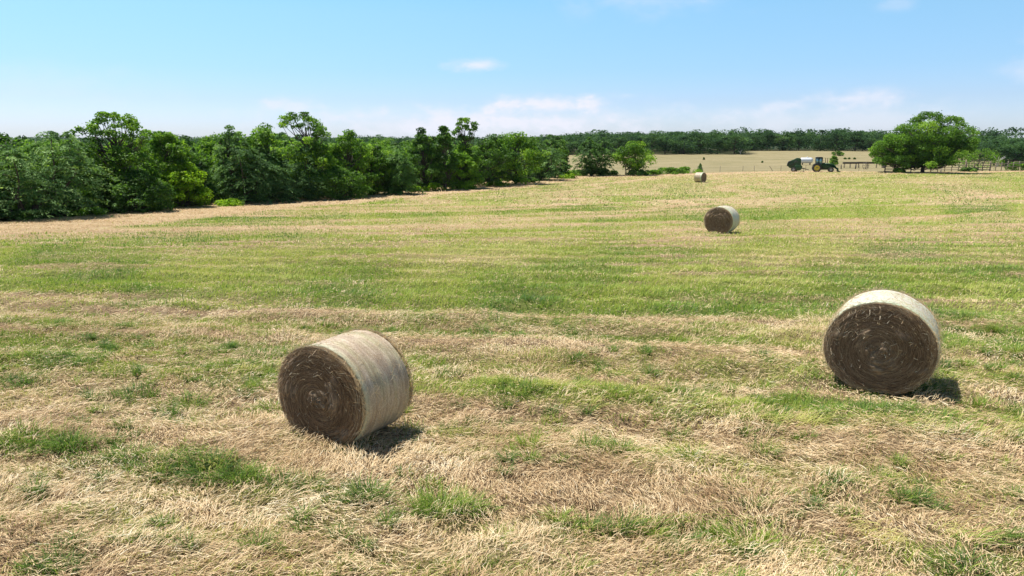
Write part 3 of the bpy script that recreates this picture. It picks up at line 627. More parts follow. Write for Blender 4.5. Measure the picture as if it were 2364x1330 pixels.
# front row of the wood: kind, x, y, height, width, material, label
FRONT = [
 ('c', -33.4, 47.5, 5.9, 8.4, 'c', 'wide bluish green cedar nearest to us at the start of the wood'),
 ('oak', -32.8, 52.4, 5.5, 4.8, 'o', 'rounded mid green tree just behind the wide bluish cedar'),
 ('oak', -30.7, 55.1, 7.6, 6.6, 'o', 'tall spreading oak whose crown rises above the near end of the wood'),
 ('scrub', -28.9, 54.0, 3.2, 5.2, 'd', 'dark low thicket under the tall spreading oak'),
 ('oak', -28.9, 59.1, 6.3, 4.4, 'o', 'green tree between the tall spreading oak and the bright bush'),
 ('scrub', -27.5, 58.6, 3.8, 4.5, 'l', 'bright yellow green bush standing out before the dark wood'),
 ('c', -27.3, 62.8, 5.8, 4.2, 'o2', 'feathery green tree behind the bright yellow green bush'),
 ('thin', -25.6, 63.6, 7.0, 3.4, 'c', 'thin grey green tree with sparse open crown above a cedar'),
 ('oak', -23.3, 66.5, 7.3, 5.6, 'o', 'dense rounded oak just behind the biggest layered cedar'),
 ('c', -24.4, 64.3, 5.8, 7.9, 'c', 'biggest layered cedar with drooping blue green sprays down to the ground'),
 ('c', -21.7, 67.0, 5.2, 6.3, 'c', 'dark cedar below the leaning oak with open crown'),
 ('lean', -20.3, 69.8, 8.4, 5.6, 'o', 'leaning oak with bare forked limbs and sky showing through its crown'),
 ('scrub', -17.6, 70.0, 3.3, 6.8, 'd', 'dark shaded thicket at the foot of the leaning oak'),
 ('oak', -17.0, 73.2, 6.9, 5.2, 'o', 'bushy green tree right next to the leaning oak'),
 ('oak', -15.2, 76.5, 5.4, 5.0, 'o', 'low round tree at the dip in the tree tops'),
 ('c', -13.0, 77.9, 5.3, 6.0, 'o2', 'feathery dark green tree beyond the dip in the tree tops'),
 ('oak', -10.6, 85.0, 7.5, 4.9, 'd', 'dark narrow tree beside the pointed spire tree'),
 ('spire', -8.2, 85.6, 7.7, 2.9, 'd', 'slim pointed spire shaped tree in the wood'),
 ('tall', -6.0, 89.9, 9.1, 5.4, 'o', 'tallest narrow tree with a small round top above the wood'),
 ('scrub', -6.4, 87.8, 4.9, 4.8, 'l2', 'light green leafy bush below the tallest narrow tree'),
 ('oak', -3.1, 95.2, 6.9, 7.2, 'd', 'dark full tree following the tallest narrow tree'),
 ('oak', .5, 99.5, 7.3, 7.6, 'o', 'broad tree with ragged upright twigs towards the far end of the wood'),
 ('c', 4.3, 111.4, 7.1, 9.2, 'c', 'last big cedar at the far end of the wood, branches to the ground'),
 ('oak', 7.4, 120.5, 7.1, 6.0, 'd', 'dark tree top showing behind the last big cedar')]
M_dark = foliage('dark_leaf', [(0, (.034, .08, .018)), (.5, (.08, .175, .03)), (1, (.20, .34, .055))], trans=.38, spec=.2)
M_fern = foliage('feathery_leaf', [(0, (.04, .09, .024)), (.5, (.095, .195, .05)), (1, (.18, .32, .075))], trans=.35, spec=.15)
M_light = foliage('light_leaf', [(0, (.07, .15, .017)), (.5, (.15, .29, .03)), (1, (.26, .42, .05))], trans=.42, spec=.2)
MM = {'o': M_oak, 'c': M_cedar, 'd': M_dark, 'l': M_lime, 'l2': M_light, 'o2': M_fern}
# crowns measured clump by clump for the three trees whose outlines stand against the sky: sideways, up, radius in metres
SPOTS = {'wide': [(-5.7, 2.4, 1.0), (-3.5, 2.0, .95), (-1.2, 2.2, 1.0), (1.6, 2.2, 1.0), (3.8, 2.4, 1.0), (5.7, 2.7, 1.0), (-2.4, 2.8, 1.2), (.4, 2.9, 1.2), (2.8, 3.0, 1.2), (-4.6, 3.0, 1.2), (-10.9, 4.9, 0.82), (-9.6, 2.9, 0.91), (-10.6, 4.0, 0.91), (-8.1, 2.2, 0.82), (-9.2, 5.9, 1.19), (-7.4, 7.4, 1.28), (-5.9, 8.8, 1.28), (-4.6, 9.5, 1.28), (-2.9, 10.7, 1.37), (-2.0, 11.3, 1.19), (-0.5, 11.9, 1.28), (1.2, 11.5, 1.37), (2.8, 10.8, 1.37), (4.6, 11.0, 1.19), (6.0, 10.8, 1.09), (6.8, 9.7, 1.28), (8.6, 8.8, 0.91), (9.8, 8.2, 0.82), (9.3, 6.7, 1.09), (8.5, 5.4, 1.19), (7.1, 4.3, 1.09), (6.0, 3.6, 1.09), (4.3, 3.4, 1.19), (2.5, 3.1, 1.09), (-0.1, 3.8, 1.28), (-2.9, 3.4, 1.28), (-5.6, 3.0, 1.19), (-7.0, 3.8, 1.28), (-8.5, 4.4, 1.28), (-6.9, 5.7, 1.46), (-5.3, 7.1, 1.55), (-3.6, 8.4, 1.64), (-1.8, 9.4, 1.64), (0.2, 9.8, 1.64), (2.2, 9.3, 1.64), (4.2, 8.9, 1.64), (6.1, 7.8, 1.55), (-4.8, 5.0, 1.55), (-3.1, 6.2, 1.64), (-1.2, 7.3, 1.64), (0.8, 7.7, 1.64), (2.9, 7.1, 1.64), (4.9, 6.4, 1.64), (6.7, 5.9, 1.37), (-2.4, 4.7, 1.46), (-0.5, 5.5, 1.55), (1.6, 5.3, 1.55), (3.6, 4.9, 1.46), (-7.6, 3.1, 1.00), (-4.4, 2.4, 0.82), (-8.9, 2.4, 0.73), (5.3, 4.8, 1.37)],
         'lean': [(-1.91, 7.38, 0.47), (-1.36, 7.80, 0.55), (-0.72, 8.06, 0.59), (0.00, 8.14, 0.51), (0.68, 7.80, 0.59), (1.27, 7.38, 0.59), (1.82, 6.78, 0.51), (2.12, 6.44, 0.38), (1.27, 6.44, 0.55), (0.68, 6.02, 0.47), (-0.25, 7.21, 0.34), (-0.93, 7.12, 0.30), (0.34, 6.95, 0.38), (0.98, 5.51, 0.55), (1.61, 5.09, 0.68), (-0.51, 4.58, 0.64), (0.55, 4.45, 0.76), (2.04, 4.03, 0.76), (-0.93, 3.18, 0.85), (0.34, 2.54, 1.02), (1.61, 2.12, 1.02), (-1.36, 1.48, 0.85), (0.00, 1.02, 0.93), (2.46, 2.54, 0.68)],
         'oak': [(-2.83, 6.21, 0.31), (-2.45, 6.42, 0.35), (-1.90, 6.35, 0.38), (-1.41, 6.69, 0.41), (-1.00, 7.11, 0.45), (-0.52, 7.38, 0.48), (0.10, 7.45, 0.48), (0.66, 7.25, 0.48), (1.14, 6.90, 0.52), (1.76, 6.49, 0.52), (2.24, 6.14, 0.45), (2.66, 5.87, 0.35), (0.45, 6.62, 0.45), (-0.86, 6.00, 0.41), (-0.07, 6.14, 0.41), (1.07, 5.93, 0.55), (-1.62, 5.52, 0.48), (2.00, 5.35, 0.52), (-0.41, 5.18, 0.62), (0.62, 4.90, 0.62), (-1.79, 4.66, 0.62), (1.48, 4.31, 0.69), (-1.10, 3.97, 0.69), (-0.07, 3.45, 0.83), (1.14, 2.93, 0.83), (-1.79, 2.76, 0.76), (-0.76, 2.07, 0.83), (0.45, 1.55, 0.83), (2.00, 2.07, 0.76), (-2.14, 1.38, 0.62)],
         'tall': [(-0.81, 8.28, 0.38), (-0.27, 8.60, 0.43), (0.49, 8.71, 0.49), (1.14, 8.22, 0.43), (1.35, 7.68, 0.38), (0.16, 7.90, 0.49), (-0.70, 7.57, 0.38), (0.70, 7.20, 0.43), (-1.24, 7.03, 0.49), (-0.60, 6.71, 0.43), (0.22, 6.38, 0.38), (0.92, 6.49, 0.32), (-1.35, 6.28, 0.32), (-0.27, 5.41, 0.49), (-0.81, 4.54, 0.65), (0.38, 4.65, 0.60), (-1.46, 3.68, 0.70), (-0.16, 3.46, 0.76), (1.14, 3.84, 0.65), (-1.08, 2.22, 0.87), (0.54, 2.06, 0.87), (-0.27, 0.97, 0.87), (1.62, 1.41, 0.70)]}
front = []
for i, (k, x, y, h, w, m, lab) in enumerate(FRONT):
    lf = .15 + .0012 * y
    if k == 'c': t = conifer('cedar' if m == 'c' else 'feathery_tree', lab, 'tree', h, w, 100 + i, MM[m], at(x, y), 0, int(190 + 42 * w), 50, lf * .95, shape=((0, .9), (.2, 1), (.55, .9), (.8, .62), (1, .12)), droop=.6)
    elif k == 'spire': t = broadleaf('spire_tree', lab, 'tree', h, w, 100 + i, MM[m], at(x, y), 0, 'spire', 60, 110, lf, base=.05, csize=.2, lob=.9)
    elif k == 'scrub': t = broadleaf('bush' if m in ('l', 'l2') else 'thicket', lab, 'bush', h, w, 100 + i, MM[m], at(x, y), 0, 'scrub', 110, 110, lf * .85, base=.02, csize=.12, lob=.2)
    elif k == 'lean': t = broadleaf('oak_tree', lab, 'tree', h, w, 100 + i, MM[m], at(x, y), 0, 'lean', 46, 230, lf * .9, base=.1, csize=.15, spots=SPOTS['lean'])
    elif k == 'tall': t = broadleaf('broadleaf_tree', lab, 'tree', h, w, 100 + i, MM[m], at(x, y), 0, 'tall', 50, 230, lf * .9, base=.05, csize=.15, spots=SPOTS['tall'])
    elif k == 'thin': t = broadleaf('sparse_tree', lab, 'tree', h, w, 100 + i, MM[m], at(x, y), 0, 'thin', 34, 100, lf * .8, base=.2, csize=.14)
    elif i == 2: t = broadleaf('oak_tree', lab, 'tree', h, w, 100 + i, MM[m], at(x, y), 0, 'oak', 46, 280, lf * .9, base=.1, csize=.15, spots=SPOTS['oak'])
    else: t = broadleaf('broadleaf_tree' if i != 2 else 'oak_tree', lab, 'tree', h, w, 100 + i, MM[m], at(x, y), 0, 'oak', 92, 130, lf, base=.05, csize=.135)
    t['group'] = TG; front.append(t)
# trees standing deeper in the same wood: only their tops show
rg = np.random.default_rng(77)
protoB = [t for t, f in zip(front, FRONT) if f[0] == 'oak']; protoC = [t for t, f in zip(front, FRONT) if f[0] == 'c']
hgt = {t.name: f[3] for t, f in zip(front, FRONT)}
LINE = np.array([(-41, 20), (-32.9, 44.4), (-26.8, 63), (-12.7, 84.4), (9.5, 130.8)], float)
seg_l = np.linalg.norm(np.diff(LINE, axis=0), axis=1); cum = np.concatenate([[0], np.cumsum(seg_l)])
for row, (dist, step, lo, hi) in enumerate([(3.6, 4.6, 3.9, 4.9), (6.5, 4.2, 4.9, 5.9), (11.5, 5.2, 5.4, 6.4), (18, 6.5, 6.0, 7.2), (26, 8, 6.6, 7.9), (36, 10, 7.0, 8.4)]):
    s = 14.0 + row
    while s < cum[-1] - 2:
        k = min(len(seg_l) - 1, int(np.searchsorted(cum, s) - 1)); d = (LINE[k + 1] - LINE[k]) / seg_l[k]; p = LINE[k] + d * (s - cum[k]); nrm = np.array([-d[1], d[0]])
        p = p + nrm * (dist + rg.uniform(-1.5, 1.5)); ced = rg.random() < .3
        pr = (protoC if ced else protoB)[rg.integers(len(protoC if ced else protoB))]
        h = rg.uniform(lo, hi); sc = h / hgt[pr.name]; sw = sc * rg.uniform(.95, 1.25)
        dup(pr, (p[0], p[1], float(terrain(p[0], p[1])) - .05), rg.uniform(0, 6.28), (sw, sw, sc), ('cedar' if ced else 'leafy tree') + ' deeper in the wood, only its top showing over the front trees', 'leafy trees and cedars deeper in the wood' + (' (cedars)' if ced else ''))
        s += step * rg.uniform(.75, 1.3)
# the pair of trees on the far fence line
t = conifer('feathery_tree', 'feathery tree alone on the far fence line, nearer the wood of the two', 'tree', 6.9, 7.8, 301, M_fern, at(14.6, 129.4), 0, 420, 30, .36, shape=((0, .45), (.12, .55), (.3, .95), (.6, 1), (.85, .6), (1, .1)), droop=.6)
broadleaf('multi_stem_tree', 'round leafy tree on several thin stems at the far fence line', 'tree', 6.3, 7.2, 302, M_oak, at(22.7, 131.1), 0, 'oak', 52, 190, .33, base=.2, csize=.19, stems=6)
# big lone oak over the corral
broadleaf('oak_tree', 'big wide lone oak shading the corral fence', 'tree', 12.3, 20.5, 303, M_oak, at(85.1, 145.6), math.atan2(-85.1, 145.6), 'spread', 60, 330, .34, base=.12, csize=.09, spots=SPOTS['wide'])
# far wood: a front row of single trees, and the mass behind them
fp = []
FG = 'trees along the edge of the far wood'
FL = 'dark green rounded tree in the row edging the far wood beyond the pasture'
for k in range(5):
    fp.append(broadleaf('woodland_tree', FL, 'tree', 8.5, 9.5, 400 + k, M_far, (0, 0, 0), 0, 'scrub' if k % 2 else 'oak', 26, 110, .5, FG, base=.05, csize=.21))
n_far = 0
def far_tree(x, y, h, w, label=FL, group=FG):
    global n_far
    pr = fp[n_far % 5]; loc = (x, y, float(terrain(x, y)) - .1); sc = (w / 9.5, w / 9.5, h / 8.5)
    if n_far < 5: pr.location = loc; pr.scale = sc; pr.rotation_euler = (0, 0, rg.uniform(0, 6.28)); pr['label'] = label; pr['group'] = group
    else: dup(pr, loc, rg.uniform(0, 6.28), sc, label, group)
    n_far += 1
x = 6.0
while x < 97:
    far_tree(x, 284 + rg.uniform(-1, 2.5), rg.uniform(5.4, 8.2) + .022 * max(0, x - 30), rg.uniform(8, 13)); x += rg.uniform(5.5, 8.5)
x = 98.0
while x < 178:
    far_tree(x, 334 - .28 * max(0, x - 130) + rg.uniform(-1, 2.5), rg.uniform(6.6, 9.8), rg.uniform(9, 14)); x += rg.uniform(6, 9)
for (px_, py_) in ((128, 232), (136, 228), (145, 226), (153, 232), (162, 230), (171, 236), (180, 240), (132, 215), (142, 208), (151, 214), (160, 212), (170, 218), (180, 222), (124, 205), (134, 196), (146, 195), (158, 198), (168, 202)):
    far_tree(px_ + rg.uniform(-2, 2), py_ + rg.uniform(-3, 3), rg.uniform(5.4, 7.0), rg.uniform(8, 11), 'mid green tree crowded into the wood behind the corral', 'trees crowded behind the corral')
# mass of the wood behind, out to the skyline
def wood_mass():
    rg = np.random.default_rng(909); V = []; T = []; off = 0
    def fill(n, x0, x1, y0, y1, hf, w, leaf, per, test=None):
        for _ in range(n):
            x = rg.uniform(x0, x1); y = rg.uniform(y0, y1)
            if test and not test(x, y): continue
            h = hf(x, y) * rg.uniform(.72, 1.15); z = float(terrain(x, y)); ww = w * rg.uniform(.8, 1.25)
            nc = 9; C = np.stack([rg.normal(0, .22, nc) * ww, rg.normal(0, .22, nc) * ww, h * rg.uniform(.35, .86, nc)], 1); rc = ww * rg.uniform(.2, .32, nc)
            idx = np.repeat(np.arange(nc), per // nc); m = len(idx); d = unit(rg.normal(0, 1, (m, 3))); d[:, 2] = np.abs(d[:, 2]) * np.where(rg.random(m) < .8, 1, -1)
            P = np.array([x, y, z]) + C[idx] + d * rc[idx][:, None] * np.array([1, 1, .75]) * rg.uniform(.7, 1, (m, 1)); P[:, 2] = np.minimum(P[:, 2], z + h)
            v, q = leaf_cards(P, unit(d * .6 + np.array([0, 0, .45]) + rg.normal(0, .4, (m, 3))), leaf * rg.uniform(.7, 1.3, m), .7, rg)
            V.append(v); T.append(np.clip(.4 + rg.normal(0, .12) + rg.normal(0, .13, m), 0, 1))
    fill(330, 4, 185, 292, 372, lambda x, y: 7.2 + .02 * max(0, x - 30), 9.5, .75, 420, lambda x, y: y > (338 if x > 98 else 290))
    fill(260, -330, 300, 372, 560, lambda x, y: 8.6 + .012 * max(0, x), 12, 1.1, 300)
    fill(260, -190, 8, 130, 372, lambda x, y: 6.4 + .006 * y, 10, .75, 360, lambda x, y: x < np.interp(y, [84, 131, 290], [-50, -12, 4]))
    fill(120, -120, -45, 40, 130, lambda x, y: 6.2, 8, .5, 420, lambda x, y: x < np.interp(y, [20, 44, 85, 131], [-75, -68, -52, -20]))
    fill(240, -700, 900, 560, 1100, lambda x, y: 11, 26, 2.4, 260)
    fill(150, 185, 420, 200, 372, lambda x, y: 7.5, 11, .8, 330, lambda x, y: y > 150 + .3 * (x - 185))
    fill(420, -2200, 2600, 1100, 3600, lambda x, y: 14 + .001 * y, 70, 7, 200)
    v = np.concatenate(V)
    return v, np.concatenate(T)
v, tt = wood_mass()
wm = make_mesh('woodland', v, np.arange(len(v)).reshape(-1, 4), M_far, attrs=[('tint', 'FACE', tt)])
tag(wm, 'unbroken dark green woodland reaching to the skyline', 'woodland', kind='stuff')
# ---------------------------------------------------------------- bushes and weeds along the edges
def bush(x, y, h, w, seed, mat, label, cat='bush', name='bush', leaf=.16, clumps=20, leaves=110, group=None):
    return broadleaf(name, label, cat, h, w, seed, mat, at(x, y), 0, 'scrub', clumps, leaves, leaf, group=group, base=.02, csize=.2)
WEED = [(-32.4, 46.6, .7, 2.4, 'd', 'dark green weeds at the foot of the wide bluish cedar'), (-30.4, 50.3, .65, 3.2, 'l2', 'ragged green weeds in front of the tall spreading oak'), (-28.4, 54.5, .5, 2.4, 'o', 'low weeds in front of the dark low thicket'),
        (-24.3, 60.2, .65, 2.4, 'l', 'bright green weeds at the foot of the biggest layered cedar'), (-11.4, 81.9, .7, 1.6, 'l', 'small bright weed clump near the dark narrow tree'), (-9.5, 84.0, 1.0, 3.0, 'l', 'bright yellow green weeds below the slim spire tree'),
        (-5.6, 87.6, .8, 2.6, 'l2', 'leafy weeds below the tallest narrow tree'), (-1.9, 93.4, .7, 3.0, 'l2', 'green weeds below the dark full tree'), (9.3, 117.8, 1.0, 4.4, 'l', 'bright weeds between the last big cedar and the fence trees'),
        (2.3, 103.5, .8, 2.6, 'd', 'dark weeds in front of the last big cedar')]
for i, (x, y, h, w, m, lab) in enumerate(WEED): bush(x, y, h, w, 500 + i, MM[m], lab, 'weeds', 'weed_clump', .12 + .0012 * y, 18, 90)
for i, (x, y, h, w, m, lab) in enumerate([(12.0, 130.6, 1.1, 4.0, 'd', 'dark brush under the feathery fence line tree'), (17.6, 131.2, 1.15, 4.4, 'd', 'dark brush in the gap between the two fence line trees'), (23.2, 130.2, 1.2, 4.6, 'd', 'dark brush around the stems of the round leafy tree'), (27.6, 134.2, .95, 2.8, 'l2', 'green shrub next to the round leafy fence tree'),
        (31.0, 137.8, 1.3, 5.4, 'o', 'dense green shrub in the middle of the fence line hedge'), (35.2, 142.0, 1.3, 5.6, 'l2', 'light green shrub near the most distant hay bale'), (89.4, 196.0, 2.7, 2.9, 'o', 'green bush showing beyond the tractor hood'),
        (123.1, 267.3, 1.9, 4.8, 'o', 'low bush alone in front of the far wood'), (107.7, 162.5, 5.0, 9.6, 'l2', 'bright spreading shrub behind the dark part of the corral'), (79.6, 144.8, 1.0, 2.6, 'l2', 'leafy weeds beside the trunk of the big oak'), (115.2, 160.5, 1.9, 4.4, 'o', 'bush growing through the end of the corral fence'),
        (64.0, 235.2, .8, .6, 'd', 'tiny dark shrub in the pasture nearer the wood'), (76.2, 214.4, .55, .5, 'd', 'tiny dark shrub in the pasture below the green patch'), (112.6, 238.5, .6, .9, 'd', 'tiny dark shrub first of three beyond the feed trough'), (114.2, 238.9, .6, .8, 'd', 'tiny dark shrub between two others beyond the feed trough'), (115.8, 238.3, .6, .8, 'd', 'tiny dark shrub last of three beyond the feed trough'), (98.0, 151.0, 1.0, 3.0, 'd', 'dark weeds under the bent end of the corral')]):
    bush(x, y, h, w, 530 + i, MM[m], lab, leaf=.3 if y > 120 else .2)
conifer('cedar', 'small pointed cedar sapling just behind the most distant hay bale', 'tree', 1.9, 1.3, 560, M_cedar, at(38.4, 143.5), 0, 90, 20, .28)
def dead_tree(x, y, h, lab, seed, spread):
    rg = np.random.default_rng(seed); root = thing('dead_tree', lab, 'dead tree', at(x, y)); mb = MB()
    mb.tube([(0, 0, -.1), (.05 * h, 0, .3 * h), (-.1 * h, 0, .6 * h)], [.13 * h * .6, .1 * h * .6, .07 * h * .6], 7); mb.build('trunk', M_pale_bark, root, True)
    for k in range(5):
        a = rg.uniform(0, 6.28); e = np.array([math.cos(a) * spread * h, math.sin(a) * spread * h * .5, h * rg.uniform(.75, 1)])
        MB().tube([(0.0, 0, .35 * h), e * np.array([.45, .45, .75]), e], [.05 * h, .035 * h, .012 * h], 6).build('branch', M_pale_bark, root, True)
dead_tree(91.0, 281.5, 1.9, 'bleached white dead tree at the edge of the far wood', 5, .45)
dead_tree(131.0, 190.0, 3.0, 'pale bare dead tree in the brush behind the corral', 9, .7)
# ---------------------------------------------------------------- fences
M_gwood = plain('weathered_wood', (.30, .25, .20), .85, 0, .45, 4)
M_dwood = plain('dark_wood', (.075, .06, .05), .85, 0, .5, 4)
M_tan = plain('tan_plank', (.44, .35, .24), .85, 0, .35, 4)  # light brown planks, the wood's own colour
M_steel = plain('rusty_steel', (.12, .10, .09), .7, .2, .4, 8)
M_wire = plain('fence_wire', (.35, .34, .33), .5, .6, .2, 8)
M_whitep = plain('white_paint', (.78, .77, .74), .5, 0, .1, 6)
def rail_fence(label, a, b, n_posts, rails, h, mat, pr=.09, seed=1, post_h=None):
    rg = np.random.default_rng(seed); a = np.array(a, float); b = np.array(b, float); d = b - a; ln = np.linalg.norm(d); ang = math.atan2(d[1], d[0])
    root = thing('corral_fence', label, 'fence', (a[0], a[1], float(terrain(*a)) - .02), ang)
    dz = float(terrain(*b) - terrain(*a))
    for k in range(n_posts):
        x = ln * k / (n_posts - 1); hh = (post_h or h * 1.12) * rg.uniform(.92, 1.1)
        MB().tube([(x, 0, -.3 + dz * x / ln), (x + rg.normal(0, .04), rg.normal(0, .04), dz * x / ln + hh)], [pr, pr * .85], 8).build('post', mat, root, True)
    for r in rails:
        z = h * r; jit = rg.normal(0, .03, 2)
        c = np.array([ln / 2, -.07 - pr, z + dz / 2]); pitch = math.atan2(dz + jit[1] - jit[0], ln)
        rot = np.array([[math.cos(pitch), 0, -math.sin(pitch)], [0, 1, 0], [math.sin(pitch), 0, math.cos(pitch)]])
        MB().box(c, (ln, .05, .12), rot).build('rail', mat, root)
    return root
rail_fence('dark boarded corral panel at the shaded end under the oak crown', (78.0, 147.0), (81.6, 146.4), 3, (.15, .33, .51, .69, .87), 1.75, M_dwood, .12, 1)
rail_fence('grey rail corral fence behind the oak trunk', (81.9, 148.0), (89.2, 149.6), 4, (.3, .6, .92), 2.0, M_gwood, .09, 2)
rail_fence('light tan four rail corral fence beside the oak trunk', (89.5, 150.2), (99.0, 153.6), 6, (.2, .42, .66, .92), 2.1, M_tan, .09, 3)
rail_fence('dark four rail corral fence below the bright shrub', (99.8, 154.4), (106.4, 156.4), 4, (.22, .45, .68, .92), 1.75, M_dwood, .1, 4)
rail_fence('weathered rail fence with close posts at the end of the corral', (107.0, 157.4), (121.5, 161.5), 10, (.55, .9), 1.8, M_gwood, .08, 5)
lp = thing('leaning_post', 'white painted post leaning on the tan corral rails', 'post', (91.9, 150.6, float(terrain(91.9, 150.6)) - .05))
MB().box((0.25, -.02, 1.0), (.22, .12, 2.0), [[.97, 0, .24], [0, 1, 0], [-.24, 0, .97]]).build('shaft', M_whitep, lp)
MB().box((0.5, -.02, 2.0), (.26, .16, .06), [[.97, 0, .24], [0, 1, 0], [-.24, 0, .97]]).build('cap', M_whitep, lp)
# wire fence along the pasture
wf_pts = [(38.5, 146.0), (44.3, 149.6), (49.8, 151.6), (52.6, 152.6), (59.5, 155.5), (66, 158), (72, 160), (78, 158)]
wf = thing('wire_fence', 'low wire fence on thin steel posts between field and pasture', 'fence', (38.5, 146.0, float(terrain(38.5, 146.0))))
P0 = np.array([38.5, 146.0, float(terrain(38.5, 146.0))]); Pp = [np.array([x, y, float(terrain(x, y))]) - P0 for x, y in wf_pts]
for i, p in enumerate(Pp):
    MB().tube([p + (0, 0, -.2), p + (.03 * (i % 3 - 1), 0, 1.25)], .035, 6).build('post', M_steel, wf, True)
for z in (.45, .8, 1.1): MB().tube([p + np.array([0, -.05, z]) for p in Pp], .008, 4).build('wire', M_wire, wf)
bp = thing('bent_post', 'bent steel fence post leaning over by the wire fence', 'post', (57.1, 155.0, float(terrain(57.1, 155.0))))
MB().tube([(0.45, 0, -.1), (.1, 0, .5), (-.35, 0, 1.1)], .045, 6).build('shaft', M_steel, bp, True)
MB().box((-.36, 0, 1.1), (.12, .06, .05)).build('clip', M_steel, bp)
# troughs: long dark feed bunks on legs, and an upright ring feeder
def bunk(label, a, b, w=.55):
    a = np.array(a, float); b = np.array(b, float); ln = np.linalg.norm(b - a); root = thing('feed_trough', label, 'feed trough', (a[0], a[1], float(terrain(*a))), math.atan2(*(b - a)[::-1]))
    MB().prism([(0, 1.05), (ln, 1.05), (ln, 1.5), (0, 1.5)], -w / 2, w / 2).build('trough', M_dwood, root, bevel=.03)
    for x in np.linspace(.4, ln - .4, 3):
        for y in (-w / 2 + .06, w / 2 - .06): MB().box((x, y, .5), (.08, .08, 1.1)).build('leg', M_steel, root)
bunk('long dark feed trough standing nearer the tractor', (85.2, 181.2), (89.0, 181.2))
bunk('long dark feed trough ending under the oak branches', (89.4, 182.4), (94.6, 181.8))
rf = thing('ring_feeder', 'rusty round feeder hoop standing on edge by the troughs', 'hay feeder', (86.6, 172.2, float(terrain(86.6, 172.2))), R(35))
a_ = np.linspace(0, 2 * np.pi, 33)
for yy in (-.3, .3): MB().tube(np.stack([np.cos(a_) * .85, np.full(33, yy), .88 + np.sin(a_) * .85], 1), .05, 6, False).build('hoop', M_steel, rf, True)
for k in range(10):
    MB().tube([(math.cos(k * .628) * .85, -.3, .88 + math.sin(k * .628) * .85), (math.cos(k * .628) * .85, .3, .88 + math.sin(k * .628) * .85)], .035, 6).build('bar', M_steel, rf, True)
for i, (x, y, h, lab) in enumerate([(80.6, 172.2, 1.05, 'short dark post between tractor and feed troughs'), (84.3, 172.6, .9, 'short dark post just before the feeder hoop')]):
    r_ = thing('stub_post', lab, 'post', (x, y, float(terrain(x, y)))); MB().tube([(0.05, 0, -.2), (-.05, 0, h)], [.12, .1], 7).build('shaft', M_dwood, r_, True); MB().tube([(-.05, 0, h), (-.06, 0, h + .05)], [.1, .05], 7).build('top', M_dwood, r_, True)
gp = thing('gate_post', 'stout square post with a pale sunlit side by the feed troughs', 'post', (95.6, 181.0, float(terrain(95.6, 181.0))), R(20))
MB().box((0, 0, 1.2), (.9, .5, 2.6)).build('shaft', M_gwood, gp, bevel=.04); MB().box((0, 0, 2.53), (1.0, .6, .08)).build('cap', M_dwood, gp, bevel=.02)
# white tank lying in the pasture
M_tank = plain('tank_white', (.70, .72, .75), .35, 0, .08, 2)
tk = thing('storage_tank', 'white cylindrical tank lying in the pasture behind the baler', 'tank', (84.2, 201.5, float(terrain(84.2, 201.5))), R(-20))
prof = [(.0, -1.75), (.35, -1.72), (.62, -1.58), (.78, -1.3), (.8, -1.1), (.8, 1.1), (.78, 1.3), (.62, 1.58), (.35, 1.72), (0, 1.75)]
mb = MB(); mb.lathe_y(prof, (0, 0, 0), 28); v = np.concatenate(mb.v); mb.v = [np.stack([v[:, 1], -v[:, 0], v[:, 2] + 1.25], 1)]; mb.build('shell', M_tank, tk, True)
for x in (-1, 1): MB().box((x, 0, .3), (.25, 1.1, .62)).build('saddle', M_steel, tk)
MB().tube([(0.2, 0, 2.0), (.2, 0, 2.25)], [.22, .2], 12).build('valve_dome', M_tank, tk, True)
# ---------------------------------------------------------------- tractor and baler
M_green = plain('tractor_green', (.018, .085, .016), .55, 0, .45, 2.5)
M_bgreen = plain('baler_green', (.018, .075, .016), .6, 0, .5, 2)
M_yellow = plain('wheel_yellow', (.66, .52, .06), .45, 0, .15, 3)
M_tyre = plain('tyre_rubber', (.03, .028, .027), .9, 0, .4, 6, (.09, .08, .065))
M_black = plain('black_paint', (.02, .02, .02), .5, 0, .2, 3)
M_grey = plain('grey_rim', (.45, .45, .44), .5, .2, .3, 6)
m, t, p, o = new_mat('cab_glass'); p.inputs['Base Color'].default_value = (.25, .42, .46, 1); p.inputs['Roughness'].default_value = .06; p.inputs['Metallic'].default_value = .55; M_glass = m
def wheel(parent, c, r, w, rim_mat, rim_r, lugs):
    mb = MB(); mb.lathe_y([(rim_r, -w / 2 + .03), (r * .93, -w / 2), (r, -w * .38), (r, w * .38), (r * .93, w / 2), (rim_r, w / 2 - .03), (rim_r, -w / 2 + .03)], c, 36)
    if lugs:
        for k in range(lugs):
            for s in (-1, 1):
                a = (k + (.5 if s > 0 else 0)) * 2 * math.pi / lugs; ca, sa = math.cos(a), math.sin(a)
                mb.box((c[0] + ca * (r + .015), c[1] + s * w * .22, c[2] + sa * (r + .015)), (.07, w * .46, .07), [[ca, 0, -sa], [0, 1, 0], [sa, 0, ca]])
    wl = mb.build('wheel', M_tyre, parent, False)
    MB().lathe_y([(rim_r, -w / 2 + .035), (rim_r * .9, -w / 2 + .02), (rim_r * .82, -w * .2), (rim_r * .35, -w * .25), (rim_r * .3, -w / 2 + .01), (0, -w / 2 + .01)], c, 28).build('rim', rim_mat, wl, True)
    hb = MB().lathe_y([(rim_r * .2, -w / 2 - .06), (rim_r * .17, -w / 2 - .09), (0, -w / 2 - .1)], c, 12).lathe_y([(rim_r * .2, -w / 2 + .02), (rim_r * .2, -w / 2 - .06)], c, 12).build('hub', M_black if rim_mat is M_yellow else M_grey, wl, True)
    return wl
tx, ty = 64.9, 149.8; tz = float(terrain(tx, ty)) - .02
T_ = thing('tractor', 'dark green farm tractor with yellow rear wheel rims and front loader', 'tractor', (tx, ty, tz), R(-20))
